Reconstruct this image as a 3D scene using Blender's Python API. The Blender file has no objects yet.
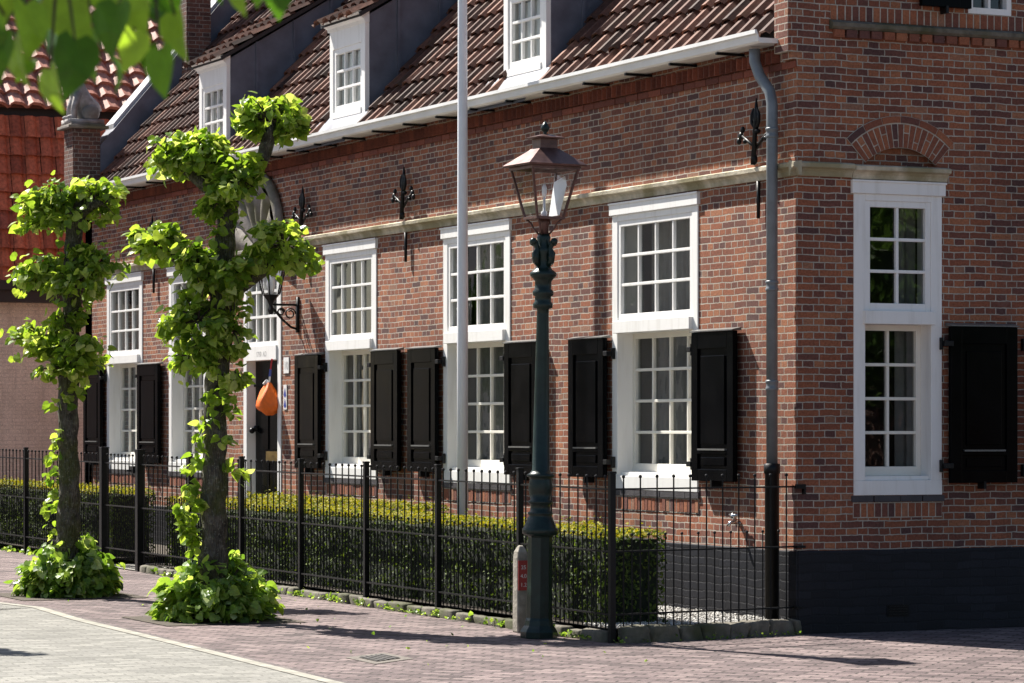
import bpy, math, random
from mathutils import Vector, Matrix, noise
random.seed(7)
sc = bpy.context.scene
COL = sc.collection
rad = math.radians
U = random.uniform

# ------------------------------------------------------------------ camera model
F_PX, EYE, HORIZON = 3100.0, 1.65, 428.0
AL = rad(25.1)
VX, VY = math.sin(AL), math.cos(AL)
RX, RY = math.cos(AL), -math.sin(AL)
CAM = Vector((-12.585, -21.491, EYE))

def at(x, y, depth):
    """world point seen at pixel (x, y), 'depth' metres along the view axis"""
    r = (x-512)/F_PX*depth
    return Vector((CAM.x+depth*VX+r*RX, CAM.y+depth*VY+r*RY, EYE+(HORIZON-y)/F_PX*depth))

def gz(y):
    return 0.006*max(-30, min(60, y))

def ground_pt(x, y):
    z = 0.0
    for i in range(20):
        d = (EYE-z)*F_PX/(y-HORIZON)
        p = at(x, y, d)
        z = gz(p.y)
    return Vector((p.x, p.y, z))

# ------------------------------------------------------------------ mesh builder
class MB:
    def __init__(self):
        self.v, self.f, self.r = [], [], []
    def face(self, pts, rnd=0.5):
        n = len(self.v)
        self.v.extend(tuple(p) for p in pts)
        self.f.append(tuple(range(n, n+len(pts)))); self.r.append(rnd)
    def add(self, vs, fs, rnd=0.5):
        n = len(self.v)
        self.v.extend(tuple(p) for p in vs)
        for f in fs:
            self.f.append(tuple(n+i for i in f)); self.r.append(rnd)
    def box(self, x0, x1, y0, y1, z0, z1, rnd=0.5):
        x0, x1 = min(x0, x1), max(x0, x1); y0, y1 = min(y0, y1), max(y0, y1); z0, z1 = min(z0, z1), max(z0, z1)
        vs = [(x, y, z) for x in (x0, x1) for y in (y0, y1) for z in (z0, z1)]
        self.add(vs, [(0,1,3,2),(4,6,7,5),(0,4,5,1),(2,3,7,6),(0,2,6,4),(1,5,7,3)], rnd)
    def obox(self, c, ax, ay, az, rnd=0.5):
        """box with half axes given as vectors"""
        c = Vector(c)
        vs = [c+ax*i+ay*j+az*k for i in (-1,1) for j in (-1,1) for k in (-1,1)]
        self.add(vs, [(0,1,3,2),(4,6,7,5),(0,4,5,1),(2,3,7,6),(0,2,6,4),(1,5,7,3)], rnd)
    def tube(self, pts, rads, n=8, cap=True, rnd=0.5, phase=0.0, jit=0.0):
        pts = [Vector(p) for p in pts]
        if not hasattr(rads, '__len__'): rads = [rads]*len(pts)
        base = len(self.v)
        prev = None
        for i, p in enumerate(pts):
            t = (pts[min(i+1, len(pts)-1)]-pts[max(i-1, 0)])
            if t.length < 1e-9: t = Vector((0,0,1))
            t.normalize()
            if prev is None:
                a = Vector((1,0,0)) if abs(t.x) < .9 else Vector((0,1,0))
                a = (a-t*a.dot(t)).normalized()
            else:
                a = (prev-t*prev.dot(t))
                a = a.normalized() if a.length > 1e-6 else Vector((1,0,0))
            prev = a
            b = t.cross(a)
            for k in range(n):
                th = 2*math.pi*k/n+phase
                rr = rads[i]*(1+(U(-jit, jit) if jit else 0))
                self.v.append(tuple(p+a*math.cos(th)*rr+b*math.sin(th)*rr))
        for i in range(len(pts)-1):
            for k in range(n):
                k2 = (k+1) % n
                self.f.append((base+i*n+k, base+i*n+k2, base+(i+1)*n+k2, base+(i+1)*n+k)); self.r.append(rnd)
        if cap:
            self.f.append(tuple(base+k for k in reversed(range(n)))); self.r.append(rnd)
            self.f.append(tuple(base+(len(pts)-1)*n+k for k in range(n))); self.r.append(rnd)
    def lathe(self, prof, c, n=20, phase=0.0, rnd=0.5):
        base = len(self.v)
        for r, z in prof:
            for k in range(n):
                th = 2*math.pi*k/n+phase
                self.v.append((c[0]+r*math.cos(th), c[1]+r*math.sin(th), c[2]+z))
        for i in range(len(prof)-1):
            for k in range(n):
                k2 = (k+1) % n
                self.f.append((base+i*n+k, base+i*n+k2, base+(i+1)*n+k2, base+(i+1)*n+k)); self.r.append(rnd)
        self.f.append(tuple(base+k for k in reversed(range(n)))); self.r.append(rnd)
        self.f.append(tuple(base+(len(prof)-1)*n+k for k in range(n))); self.r.append(rnd)
    def ball(self, c, rx, ry=None, rz=None, n=8, m=5, rnd=0.5):
        ry = ry or rx; rz = rz or rx
        base = len(self.v)
        for i in range(1, m):
            ph = math.pi*i/m
            for k in range(n):
                th = 2*math.pi*k/n
                self.v.append((c[0]+rx*math.sin(ph)*math.cos(th), c[1]+ry*math.sin(ph)*math.sin(th), c[2]+rz*math.cos(ph)))
        top = len(self.v); self.v.append((c[0], c[1], c[2]+rz)); self.v.append((c[0], c[1], c[2]-rz))
        for i in range(m-2):
            for k in range(n):
                k2 = (k+1) % n
                self.f.append((base+i*n+k, base+(i+1)*n+k, base+(i+1)*n+k2, base+i*n+k2)); self.r.append(rnd)
        for k in range(n):
            k2 = (k+1) % n
            self.f.append((top, base+k, base+k2)); self.r.append(rnd)
            self.f.append((top+1, base+(m-2)*n+k2, base+(m-2)*n+k)); self.r.append(rnd)
    def build(self, name, mat, parent=None, smooth=False, bevel=0):
        me = bpy.data.meshes.new(name)
        off = ORG.get(parent.name, Vector((0,0,0))) if parent else getattr(self, 'org', Vector((0,0,0)))
        if not parent and not hasattr(self, 'org') and self.v:
            off = Vector((0,0,0))
        me.from_pydata([(x-off.x, y-off.y, z-off.z) for x, y, z in self.v], [], self.f)
        a = me.attributes.new('rnd', 'FLOAT', 'FACE')
        a.data.foreach_set('value', self.r)
        if smooth:
            me.polygons.foreach_set('use_smooth', [True]*len(me.polygons))
        me.materials.append(mat)
        me.update()
        o = bpy.data.objects.new(name, me)
        COL.objects.link(o)
        ORG[o.name] = off
        if parent: o.parent = parent
        else: o.location = off
        if bevel:
            b = o.modifiers.new('bevel', 'BEVEL'); b.width = bevel; b.segments = 2; b.limit_method = 'ANGLE'
            b.harden_normals = False
        return o
ORG = {}

def tag(o, label=None, cat=None, group=None, kind=None):
    if label: o['label'] = label
    if cat: o['category'] = cat
    if group: o['group'] = group
    if kind: o['kind'] = kind
    return o

def empty(name, loc, label, cat, group=None):
    o = bpy.data.objects.new(name, None)
    COL.objects.link(o)
    o.location = loc; o.empty_display_size = .2
    ORG[o.name] = Vector(loc)
    return tag(o, label, cat, group)

def solo(mb, name, mat, org, label, cat, group=None, **k):
    mb.org = Vector(org)
    return tag(mb.build(name, mat, None, **k), label, cat, group)

# ------------------------------------------------------------------ materials
class NT:
    def __init__(self, name):
        self.m = bpy.data.materials.new(name); self.m.use_nodes = True
        self.t = self.m.node_tree; self.t.nodes.clear()
        self.out = self.n('ShaderNodeOutputMaterial')
    def n(self, typ, **kw):
        nd = self.t.nodes.new(typ)
        for k, v in kw.items(): setattr(nd, k, v)
        return nd
    def l(self, a, b): self.t.links.new(a, b)
    def math(self, op, a, b=None, clamp=False):
        nd = self.n('ShaderNodeMath', operation=op, use_clamp=clamp)
        for i, x in enumerate((a, b)):
            if x is None: continue
            if isinstance(x, (int, float)): nd.inputs[i].default_value = x
            else: self.l(x, nd.inputs[i])
        return nd.outputs[0]
    def noise(self, vec, scale, detail=4, rough=.55):
        nd = self.n('ShaderNodeTexNoise')
        nd.inputs['Scale'].default_value = scale; nd.inputs['Detail'].default_value = detail
        nd.inputs['Roughness'].default_value = rough
        if vec is not None: self.l(vec, nd.inputs['Vector'])
        return nd
    def ramp(self, fac, stops, interp='LINEAR'):
        nd = self.n('ShaderNodeValToRGB'); r = nd.color_ramp; r.interpolation = interp
        while len(r.elements) < len(stops): r.elements.new(.5)
        for e, (p, c) in zip(r.elements, stops):
            e.position = p; e.color = (*c, 1)
        self.l(fac, nd.inputs[0]); return nd.outputs[0]
    def mix(self, fac, a, b, typ='MIX'):
        nd = self.n('ShaderNodeMix', data_type='RGBA', blend_type=typ)
        for s, x in ((0, fac), (6, a), (7, b)):
            if isinstance(x, (int, float)): nd.inputs[s].default_value = x
            elif isinstance(x, tuple): nd.inputs[s].default_value = (*x, 1)
            else: self.l(x, nd.inputs[s])
        return nd.outputs[2]
    def bump(self, h, strength, dist, normal=None):
        nd = self.n('ShaderNodeBump'); nd.inputs['Strength'].default_value = strength; nd.inputs['Distance'].default_value = dist
        self.l(h, nd.inputs['Height'])
        if normal is not None: self.l(normal, nd.inputs['Normal'])
        return nd.outputs[0]
    def principled(self, col, rough=.6, metal=0., normal=None, spec=.5, coat=0.):
        p = self.n('ShaderNodeBsdfPrincipled')
        for k, x in (('Base Color', col), ('Roughness', rough), ('Metallic', metal), ('Specular IOR Level', spec), ('Coat Weight', coat)):
            if isinstance(x, (int, float)): p.inputs[k].default_value = x
            elif isinstance(x, tuple): p.inputs[k].default_value = (*x, 1)
            else: self.l(x, p.inputs[k])
        if normal is not None: self.l(normal, p.inputs['Normal'])
        return p
    def done(self, shader):
        self.l(shader.outputs[0] if hasattr(shader, 'outputs') else shader, self.out.inputs['Surface']); return self.m
    def pos(self): return self.n('ShaderNodeNewGeometry').outputs['Position']
    def rnd(self):
        a = self.n('ShaderNodeAttribute'); a.attribute_name = 'rnd'; return a.outputs['Fac']

def plain(name, col, rough=.5, metal=0., var=.15, scale=6., bump=.0, spec=.5, coat=0., bscale=60, rvar=.1):
    t = NT(name); p = t.pos()
    nz = t.noise(p, scale, 5).outputs['Fac']
    k = t.ramp(nz, [(.3, (1-var,)*3), (.7, (1+var*.5,)*3)])
    c = t.mix(1., col, k, 'MULTIPLY')
    r = t.math('ADD', t.math('MULTIPLY', t.math('SUBTRACT', nz, .5), rvar*2), rough)
    nm = t.bump(t.noise(p, bscale, 3).outputs['Fac'], bump, .01) if bump else None
    return t.done(t.principled(c, r, metal, nm, spec, coat))

def wall_coords(t):
    g = t.n('ShaderNodeNewGeometry')
    s = t.n('ShaderNodeSeparateXYZ'); t.l(g.outputs['Position'], s.inputs[0])
    sn = t.n('ShaderNodeSeparateXYZ'); t.l(g.outputs['True Normal'], sn.inputs[0])
    isx = t.math('GREATER_THAN', t.math('ABSOLUTE', sn.outputs[0]), .6)
    mx = t.n('ShaderNodeMix', data_type='FLOAT')
    t.l(isx, mx.inputs[0]); t.l(s.outputs[0], mx.inputs[2]); t.l(s.outputs[1], mx.inputs[3])
    # up-facing faces use y as the second coordinate
    c = t.n('ShaderNodeCombineXYZ'); t.l(mx.outputs[0], c.inputs[0]); t.l(s.outputs[2], c.inputs[1])
    return g.outputs['Position'], c.outputs[0]

def brick_mat(name, palette, mortar, bw=.205, rh=.0562, ms=.0052, squash=.5, bump=.9, rough=.85, paint=False, wob=.006, weather=.25):
    t = NT(name)
    pos, vec = wall_coords(t)
    # small wobble so the courses are hand laid
    nw = t.n('ShaderNodeTexNoise'); nw.inputs['Scale'].default_value = 3.2; nw.inputs['Detail'].default_value = 3
    t.l(pos, nw.inputs['Vector'])
    sub = t.n('ShaderNodeVectorMath', operation='SUBTRACT'); t.l(nw.outputs['Color'], sub.inputs[0]); sub.inputs[1].default_value = (.5, .5, .5)
    scl = t.n('ShaderNodeVectorMath', operation='SCALE'); t.l(sub.outputs[0], scl.inputs[0]); scl.inputs['Scale'].default_value = wob*4
    nw2 = t.n('ShaderNodeTexNoise'); nw2.inputs['Scale'].default_value = 28; nw2.inputs['Detail'].default_value = 2
    t.l(pos, nw2.inputs['Vector'])
    sub2 = t.n('ShaderNodeVectorMath', operation='SUBTRACT'); t.l(nw2.outputs['Color'], sub2.inputs[0]); sub2.inputs[1].default_value = (.5, .5, .5)
    scl2 = t.n('ShaderNodeVectorMath', operation='SCALE'); t.l(sub2.outputs[0], scl2.inputs[0]); scl2.inputs['Scale'].default_value = wob*1.6
    ad = t.n('ShaderNodeVectorMath', operation='ADD'); t.l(vec, ad.inputs[0]); t.l(scl.outputs[0], ad.inputs[1])
    ad2 = t.n('ShaderNodeVectorMath', operation='ADD'); t.l(ad.outputs[0], ad2.inputs[0]); t.l(scl2.outputs[0], ad2.inputs[1])
    b = t.n('ShaderNodeTexBrick'); b.offset = .5; b.offset_frequency = 2; b.squash = squash; b.squash_frequency = 2
    t.l(ad2.outputs[0], b.inputs['Vector'])
    b.inputs['Color1'].default_value = (0, 0, 0, 1); b.inputs['Color2'].default_value = (1, 1, 1, 1); b.inputs['Mortar'].default_value = (.5, .5, .5, 1)
    b.inputs['Scale'].default_value = 1; b.inputs['Mortar Size'].default_value = ms; b.inputs['Mortar Smooth'].default_value = .25
    b.inputs['Brick Width'].default_value = bw; b.inputs['Row Height'].default_value = rh
    fac = b.outputs['Fac']
    n1 = t.noise(pos, 55, 4).outputs['Fac']; n2 = t.noise(pos, .9, 5).outputs['Fac']; n3 = t.noise(pos, 14, 3).outputs['Fac']
    col = t.ramp(b.outputs['Color'], palette)
    col = t.mix(1., col, t.ramp(n1, [(.25, (.62,)*3), (.75, (1.35,)*3)]), 'MULTIPLY')
    mcol = t.mix(1., mortar, t.ramp(n3, [(.3, (.7,)*3), (.7, (1.15,)*3)]), 'MULTIPLY')
    col = t.mix(fac, col, mcol)
    col = t.mix(1., col, t.ramp(n2, [(.3, (1-weather,)*3), (.65, (1.08,)*3)]), 'MULTIPLY')
    if not paint:
        mp = t.n('ShaderNodeMapping'); mp.inputs['Scale'].default_value = (2.6, 2.6, .35); t.l(pos, mp.inputs['Vector'])
        n4 = t.noise(mp.outputs[0], 1.6, 5, .65).outputs['Fac']
        col = t.mix(t.ramp(n4, [(.55, (0,)*3), (.78, (.34,)*3)]), col, (.075, .05, .04))
        n5 = t.noise(pos, 2.1, 6, .7).outputs['Fac']
        col = t.mix(t.ramp(n5, [(.58, (0,)*3), (.8, (.3,)*3)]), col, (.36, .30, .25))
    h = t.math('ADD', t.math('MULTIPLY', fac, -1.), t.math('MULTIPLY', n1, .45))
    h = t.math('ADD', h, t.math('MULTIPLY', t.math('SUBTRACT', b.outputs['Color'], .5), .35))
    nm = t.bump(h, bump, .006)
    return t.done(t.principled(col, rough, 0, nm, .3))

RED = [(0., (.085, .043, .040)), (.08, (.125, .052, .042)), (.3, (.185, .066, .041)), (.55, (.235, .080, .043)), (.8, (.285, .10, .05)), (.93, (.34, .135, .066)), (1., (.25, .13, .085))]
M = {}
M['brick'] = brick_mat('brick_wall', RED, (.43, .385, .32), bump=.8)
M['plinth'] = brick_mat('tarred_plinth', [(0, (.0055, .006, .0095)), (1, (.012, .013, .019))], (.007, .0075, .011), bw=.25, rh=.07, ms=.008, squash=1., bump=.45, rough=.6, wob=.014, paint=True)
M['tan_brick'] = brick_mat('painted_brick', [(0, (.78, .66, .53)), (1, (.83, .71, .58))], (.74, .62, .5), ms=.006, bump=.5, weather=.15)
M['chimney'] = brick_mat('dark_brick', [(0, (.07, .04, .035)), (.5, (.13, .062, .047)), (1, (.18, .08, .055))], (.25, .23, .2))

def attr_brick(name, stops, rough=.85):
    t = NT(name); p = t.pos()
    c = t.ramp(t.rnd(), stops)
    n1 = t.noise(p, 60, 4).outputs['Fac']
    c = t.mix(1., c, t.ramp(n1, [(.25, (.7,)*3), (.75, (1.25,)*3)]), 'MULTIPLY')
    return t.done(t.principled(c, rough, 0, t.bump(n1, .6, .004), .3))
M['loose_brick'] = attr_brick('cut_brick', RED)
M['frieze'] = attr_brick('red_frieze_brick', [(0, (.11, .034, .023)), (1, (.21, .06, .034))])
M['mortar'] = plain('mortar', (.43, .385, .32), .9, var=.3, scale=20, bump=.5)
M['slate_sill'] = plain('slate_sill', (.05, .045, .05), .6, var=.3, bump=.3)

def stone_mat(name, base, moss=None, scale=9.):
    t = NT(name); p = t.pos()
    n1 = t.noise(p, scale, 6).outputs['Fac']; n2 = t.noise(p, 2.3, 5).outputs['Fac']; n3 = t.noise(p, 70, 3).outputs['Fac']
    c = t.mix(1., base, t.ramp(n1, [(.3, (.62,)*3), (.7, (1.2,)*3)]), 'MULTIPLY')
    if moss: c = t.mix(t.ramp(n2, [(.45, (0,)*3), (.62, (.85,)*3)]), c, moss)
    h = t.math('ADD', n3, t.math('MULTIPLY', n1, 2.))
    return t.done(t.principled(c, .85, 0, t.bump(h, .6, .006), .3))
M['band'] = stone_mat('sandstone_band', (.56, .50, .38), (.24, .21, .11))
M['sandstone'] = stone_mat('weathered_sandstone', (.25, .225, .20), (.12, .115, .06))
M['edging'] = stone_mat('edging_stone', (.15, .135, .108), (.055, .06, .022), 14)
M['statue'] = stone_mat('grey_statue_stone', (.36, .34, .33), (.14, .13, .11), 12)
M['concrete'] = stone_mat('old_concrete', (.34, .31, .26), (.22, .2, .15), 16)
M['white'] = plain('white_paint', (.80, .79, .76), .38, var=.05, scale=5, bump=.05, bscale=30)
def white_mat():
    t = NT('white_paint'); p = t.pos()
    mp = t.n('ShaderNodeMapping'); mp.inputs['Scale'].default_value = (9, 9, 1.1); t.l(p, mp.inputs['Vector'])
    n1 = t.noise(mp.outputs[0], 1.5, 5, .6).outputs['Fac']; n2 = t.noise(p, 28, 4).outputs['Fac']
    c = t.mix(t.ramp(n1, [(.5, (0,)*3), (.85, (.5,)*3)]), (.80, .79, .765), (.52, .49, .43))
    return t.done(t.principled(c, .42, 0, t.bump(n2, .12, .004), .4))
M['white'] = white_mat()
M['cream'] = plain('cream_paint', (.78, .75, .67), .4, var=.06, scale=5)
M['gutter'] = plain('gutter_paint', (.76, .76, .74), .4, var=.10, scale=3)
M['black'] = plain('black_gloss_paint', (.0018, .002, .0026), .2, var=.3, scale=4, bump=.04, bscale=14, spec=.05)
M['iron'] = plain('black_iron', (.0045, .005, .006), .42, var=.4, scale=20, bump=.1, bscale=120, spec=.25)
M['green_iron'] = plain('dark_green_cast_iron', (.007, .020, .0165), .33, var=.4, scale=14, bump=.2, bscale=70, spec=.35)
M['copper'] = plain('brown_copper', (.135, .072, .062), .42, .5, var=.35, scale=18, bump=.1)
M['zinc'] = plain('grey_zinc_pipe', (.155, .175, .19), .45, .15, var=.22, scale=9, bump=.08)
M['lead'] = plain('lead_sheet', (.112, .119, .152), .5, .1, var=.3, scale=5, bump=.2, bscale=9)
M['lead_pale'] = plain('pale_lead_coping', (.42, .43, .46), .45, .1, var=.2, scale=8)
M['soil'] = plain('garden_soil', (.07, .055, .04), .95, var=.4, scale=12, bump=.8)
M['brass'] = plain('brass', (.50, .36, .14), .3, 1., var=.2)
M['steel'] = plain('chrome', (.6, .6, .6), .2, 1., var=.1)
M['orange'] = plain('orange_cloth', (.88, .165, .012), .6, var=.12, scale=30, bump=.3)
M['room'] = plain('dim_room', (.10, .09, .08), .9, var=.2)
M['curtain'] = plain('net_curtain', (.36, .35, .335), .9, var=.15, scale=12)
M['blue_cap'] = plain('blue_enamel', (.03, .06, .30), .3)
M['ribbon_red'] = plain('red_ribbon', (.45, .02, .03), .6)
M['flag_white'] = plain('white_pole', (.74, .76, .80), .35, var=.04)
M['red_sign'] = plain('red_sign', (.40, .05, .045), .4, var=.1)
M['sign_white'] = plain('sign_white', (.75, .74, .72), .4, var=.05)
M['grey_text'] = plain('grey_lettering', (.45, .44, .42), .6)
M['eave_dark'] = plain('dark_eave_board', (.022, .018, .018), .6, var=.3)
M['cap_metal'] = plain('grey_cap_metal', (.16, .16, .155), .4, .3, var=.3, scale=30)
M['drain_frame'] = stone_mat('drain_frame_stone', (.17, .15, .13), None, 20)
M['iron_cover'] = plain('iron_drain_cover', (.10, .095, .09), .6, .3, var=.4, scale=40, bump=.6)
M['pebble'] = attr_brick('pale_gravel', [(0, (.30, .29, .27)), (1, (.66, .64, .60))])
M['white_glass'] = plain('milk_glass', (.85, .85, .86), .15, var=.03)
M['bark_dark'] = plain('twig', (.05, .035, .022), .9)

def glass_mat(name, tint, refl=1.0):
    t = NT(name)
    tr = t.n('ShaderNodeBsdfTransparent'); tr.inputs[0].default_value = (*tint, 1)
    gl = t.n('ShaderNodeBsdfGlossy'); gl.inputs['Roughness'].default_value = .015
    nz = t.noise(t.pos(), 2.6, 2).outputs['Fac']
    bm = t.bump(nz, .12, .02); t.l(bm, gl.inputs['Normal'])
    lw = t.n('ShaderNodeLayerWeight'); lw.inputs['Blend'].default_value = .5
    fac = t.math('MULTIPLY', t.math('ADD', t.math('MULTIPLY', t.math('POWER', lw.outputs['Facing'], 5.), .9), .045), refl*1.5, True)
    mx = t.n('ShaderNodeMixShader'); t.l(fac, mx.inputs[0]); t.l(tr.outputs[0], mx.inputs[1]); t.l(gl.outputs[0], mx.inputs[2])
    return t.done(mx)
M['glass'] = glass_mat('old_window_glass', (.62, .64, .63))
M['lamp_glass'] = glass_mat('clear_lantern_glass', (.93, .94, .94), .9)

def tile_mat(name, stops, moss, rough=.55, lich=.5):
    t = NT(name); p = t.pos()
    c = t.ramp(t.rnd(), stops)
    n1 = t.noise(p, 22, 5).outputs['Fac']; n2 = t.noise(p, 3.5, 5, .7).outputs['Fac']; n3 = t.noise(p, 90, 2).outputs['Fac']
    c = t.mix(1., c, t.ramp(n1, [(.28, (.55,)*3), (.72, (1.3,)*3)]), 'MULTIPLY')
    if moss: c = t.mix(t.ramp(n2, [(.56, (0,)*3), (.72, (lich,)*3)]), c, moss)
    return t.done(t.principled(c, rough, 0, t.bump(n3, .3, .003), .5 if rough < .5 else .22))
M['tile'] = tile_mat('weathered_pantile', [(0, (.04, .019, .013)), (.4, (.09, .037, .024)), (.8, (.15, .063, .04)), (1, (.21, .095, .06))], (.085, .065, .022), .7, .35)
M['tile_red'] = tile_mat('red_hanging_tile', [(0, (.22, .06, .035)), (.15, (.42, .115, .06)), (.85, (.54, .155, .08)), (1, (.3, .09, .06))], (.14, .07, .05), .6, .2)
M['tile_pink'] = tile_mat('glazed_roof_tile', [(0, (.34, .13, .09)), (1, (.48, .22, .16))], (.44, .33, .28), .6, .5)

def leaf_mat(name, stops, trans=.45, rough=.42, sat=1.):
    t = NT(name)
    c = t.ramp(t.rnd(), stops)
    n = t.noise(t.pos(), 35, 3).outputs['Fac']
    c = t.mix(1., c, t.ramp(n, [(.3, (.82,)*3), (.7, (1.15,)*3)]), 'MULTIPLY')
    p = t.principled(c, rough, 0, None, .4)
    tl = t.n('ShaderNodeBsdfTranslucent')
    c2 = t.mix(1., c, (1.3, 1.28, .65), 'MULTIPLY'); t.l(c2, tl.inputs[0])
    mx = t.n('ShaderNodeMixShader'); mx.inputs[0].default_value = trans
    t.l(p.outputs[0], mx.inputs[1]); t.l(tl.outputs[0], mx.inputs[2])
    return t.done(mx)
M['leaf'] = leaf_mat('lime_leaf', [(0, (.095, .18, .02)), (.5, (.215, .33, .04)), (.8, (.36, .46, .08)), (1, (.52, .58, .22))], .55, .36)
M['bush_leaf'] = leaf_mat('sucker_leaf', [(0, (.06, .13, .018)), (.5, (.18, .30, .045)), (.8, (.33, .45, .09)), (1, (.50, .58, .24))], .52, .36)
M['near_leaf'] = leaf_mat('near_lime_leaf', [(0, (.025, .08, .007)), (.5, (.12, .25, .02)), (1, (.30, .45, .05))], .55)
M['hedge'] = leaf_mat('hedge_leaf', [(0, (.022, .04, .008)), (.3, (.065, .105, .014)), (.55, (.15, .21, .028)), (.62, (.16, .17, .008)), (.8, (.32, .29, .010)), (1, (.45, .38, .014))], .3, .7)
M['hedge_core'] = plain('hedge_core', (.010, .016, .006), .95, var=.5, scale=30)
M['far_leaf'] = leaf_mat('street_tree_leaf', [(0, (.03, .08, .012)), (1, (.12, .22, .03))], .3)

def bark_mat():
    t = NT('lime_bark'); p = t.pos()
    mp = t.n('ShaderNodeMapping'); mp.inputs['Scale'].default_value = (1, 1, .28); t.l(p, mp.inputs['Vector'])
    v = t.n('ShaderNodeTexVoronoi'); v.inputs['Scale'].default_value = 55; t.l(mp.outputs[0], v.inputs['Vector'])
    n1 = t.noise(p, 12, 6).outputs['Fac']; n2 = t.noise(p, 5, 4).outputs['Fac']
    c = t.ramp(n1, [(.3, (.032, .028, .023)), (.55, (.088, .078, .064)), (.75, (.17, .155, .13))])
    c = t.mix(t.ramp(n2, [(.46, (0,)*3), (.64, (.7,)*3)]), c, (.07, .08, .022))
    n3 = t.noise(p, 34, 5, .7).outputs['Fac']
    c = t.mix(t.ramp(n3, [(.55, (0,)*3), (.66, (.75,)*3)]), c, (.21, .205, .165))
    h = t.math('ADD', v.outputs['Distance'], n1)
    return t.done(t.principled(c, .9, 0, t.bump(h, 1., .03), .2))
M['bark'] = bark_mat()

def paving_mat(name, palette, joint, bw, rh, ang, ms=.004, squash=1., rough=.85, bump=.5, stain=.25):
    t = NT(name); p = t.pos()
    mp = t.n('ShaderNodeMapping'); mp.inputs['Rotation'].default_value = (0, 0, ang); t.l(p, mp.inputs['Vector'])
    nw = t.n('ShaderNodeTexNoise'); nw.inputs['Scale'].default_value = 6; t.l(p, nw.inputs['Vector'])
    sub = t.n('ShaderNodeVectorMath', operation='SUBTRACT'); t.l(nw.outputs['Color'], sub.inputs[0]); sub.inputs[1].default_value = (.5,)*3
    scl = t.n('ShaderNodeVectorMath', operation='SCALE'); t.l(sub.outputs[0], scl.inputs[0]); scl.inputs['Scale'].default_value = .03
    ad = t.n('ShaderNodeVectorMath', operation='ADD'); t.l(mp.outputs[0], ad.inputs[0]); t.l(scl.outputs[0], ad.inputs[1])
    b = t.n('ShaderNodeTexBrick'); b.offset = .5; b.squash = squash
    t.l(ad.outputs[0], b.inputs['Vector'])
    b.inputs['Color1'].default_value = (0,0,0,1); b.inputs['Color2'].default_value = (1,1,1,1); b.inputs['Mortar'].default_value = (.5,.5,.5,1)
    b.inputs['Scale'].default_value = 1; b.inputs['Mortar Size'].default_value = ms; b.inputs['Mortar Smooth'].default_value = .3
    b.inputs['Brick Width'].default_value = bw; b.inputs['Row Height'].default_value = rh
    n1 = t.noise(p, 45, 4).outputs['Fac']; n2 = t.noise(p, .7, 6, .65).outputs['Fac']; n3 = t.noise(p, 7, 4).outputs['Fac']
    c = t.ramp(b.outputs['Color'], palette)
    c = t.mix(1., c, t.ramp(n1, [(.3, (.8,)*3), (.7, (1.15,)*3)]), 'MULTIPLY')
    c = t.mix(b.outputs['Fac'], c, joint)
    c = t.mix(1., c, t.ramp(n2, [(.32, (1-stain,)*3), (.62, (1.06,)*3)]), 'MULTIPLY')
    c = t.mix(1., c, t.ramp(n3, [(.3, (.9,)*3), (.7, (1.06,)*3)]), 'MULTIPLY')
    h = t.math('ADD', t.math('MULTIPLY', b.outputs['Fac'], -1.), t.math('MULTIPLY', n1, .4))
    h = t.math('ADD', h, t.math('MULTIPLY', b.outputs['Color'], .5))
    return t.done(t.principled(c, rough, 0, t.bump(h, bump, .008), .3))
M['pavement'] = paving_mat('clinker_pavement', [(0, (.10, .074, .074)), (.35, (.165, .122, .121)), (.7, (.205, .152, .148)), (1, (.28, .215, .205))], (.055, .047, .042), .22, .10, rad(45), ms=.010, bump=1., stain=.38)
M['road'] = paving_mat('pale_street_setts', [(0, (.18, .175, .155)), (.5, (.225, .218, .196)), (1, (.28, .27, .24))], (.155, .15, .132), .21, .10, rad(4), ms=.009, bump=.6)
M['kerb'] = stone_mat('kerb_stone', (.31, .295, .25), None, 6)
M['gutter_row'] = paving_mat('dark_clinker_row', [(0, (.10, .08, .08)), (1, (.18, .15, .14))], (.07, .06, .06), .21, .1, rad(20))

# ------------------------------------------------------------------ ground
def sheet(name, outline, dz, mat, step=None):
    mb = MB(); mb.face([(x, y, gz(y)+dz) for x, y in outline]); 
    return tag(mb.build(name, mat), kind='structure')
mb = MB()
ys = [-400, -30, 0, 30, 60, 600]
for a, b in zip(ys, ys[1:]):
    mb.face([(-400, a, gz(a)), (400, a, gz(a)), (400, b, gz(b)), (-400, b, gz(b))])
tag(mb.build('ground', M['pavement']), kind='structure')
kerb_px = [(-130, 601), (0, 603), (43, 608), (83, 620), (166, 640), (232.6, 656.5), (332, 681)]
kp = [ground_pt(*p) for p in kerb_px]
d = (kp[-1]-kp[-2]).normalized()
kp.append(kp[-1]+d*30)
kp.insert(0, kp[0]+(kp[0]-kp[1]).normalized()*30)
def offset(path, o):
    out = []
    for i, p in enumerate(path):
        t = (path[min(i+1, len(path)-1)]-path[max(i-1, 0)]); t.z = 0; t.normalize()
        n = Vector((t.y, -t.x, 0))
        out.append(p+n*o)
    return out
def strip(name, o0, o1, dz, mat, up=0):
    mb = MB(); a, b = offset(kp, o0), offset(kp, o1)
    for i in range(len(a)-1):
        q = [a[i], b[i], b[i+1], a[i+1]]
        mb.face([(p.x, p.y, gz(p.y)+dz) for p in q])
    return tag(mb.build(name, mat), kind='structure')
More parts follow.
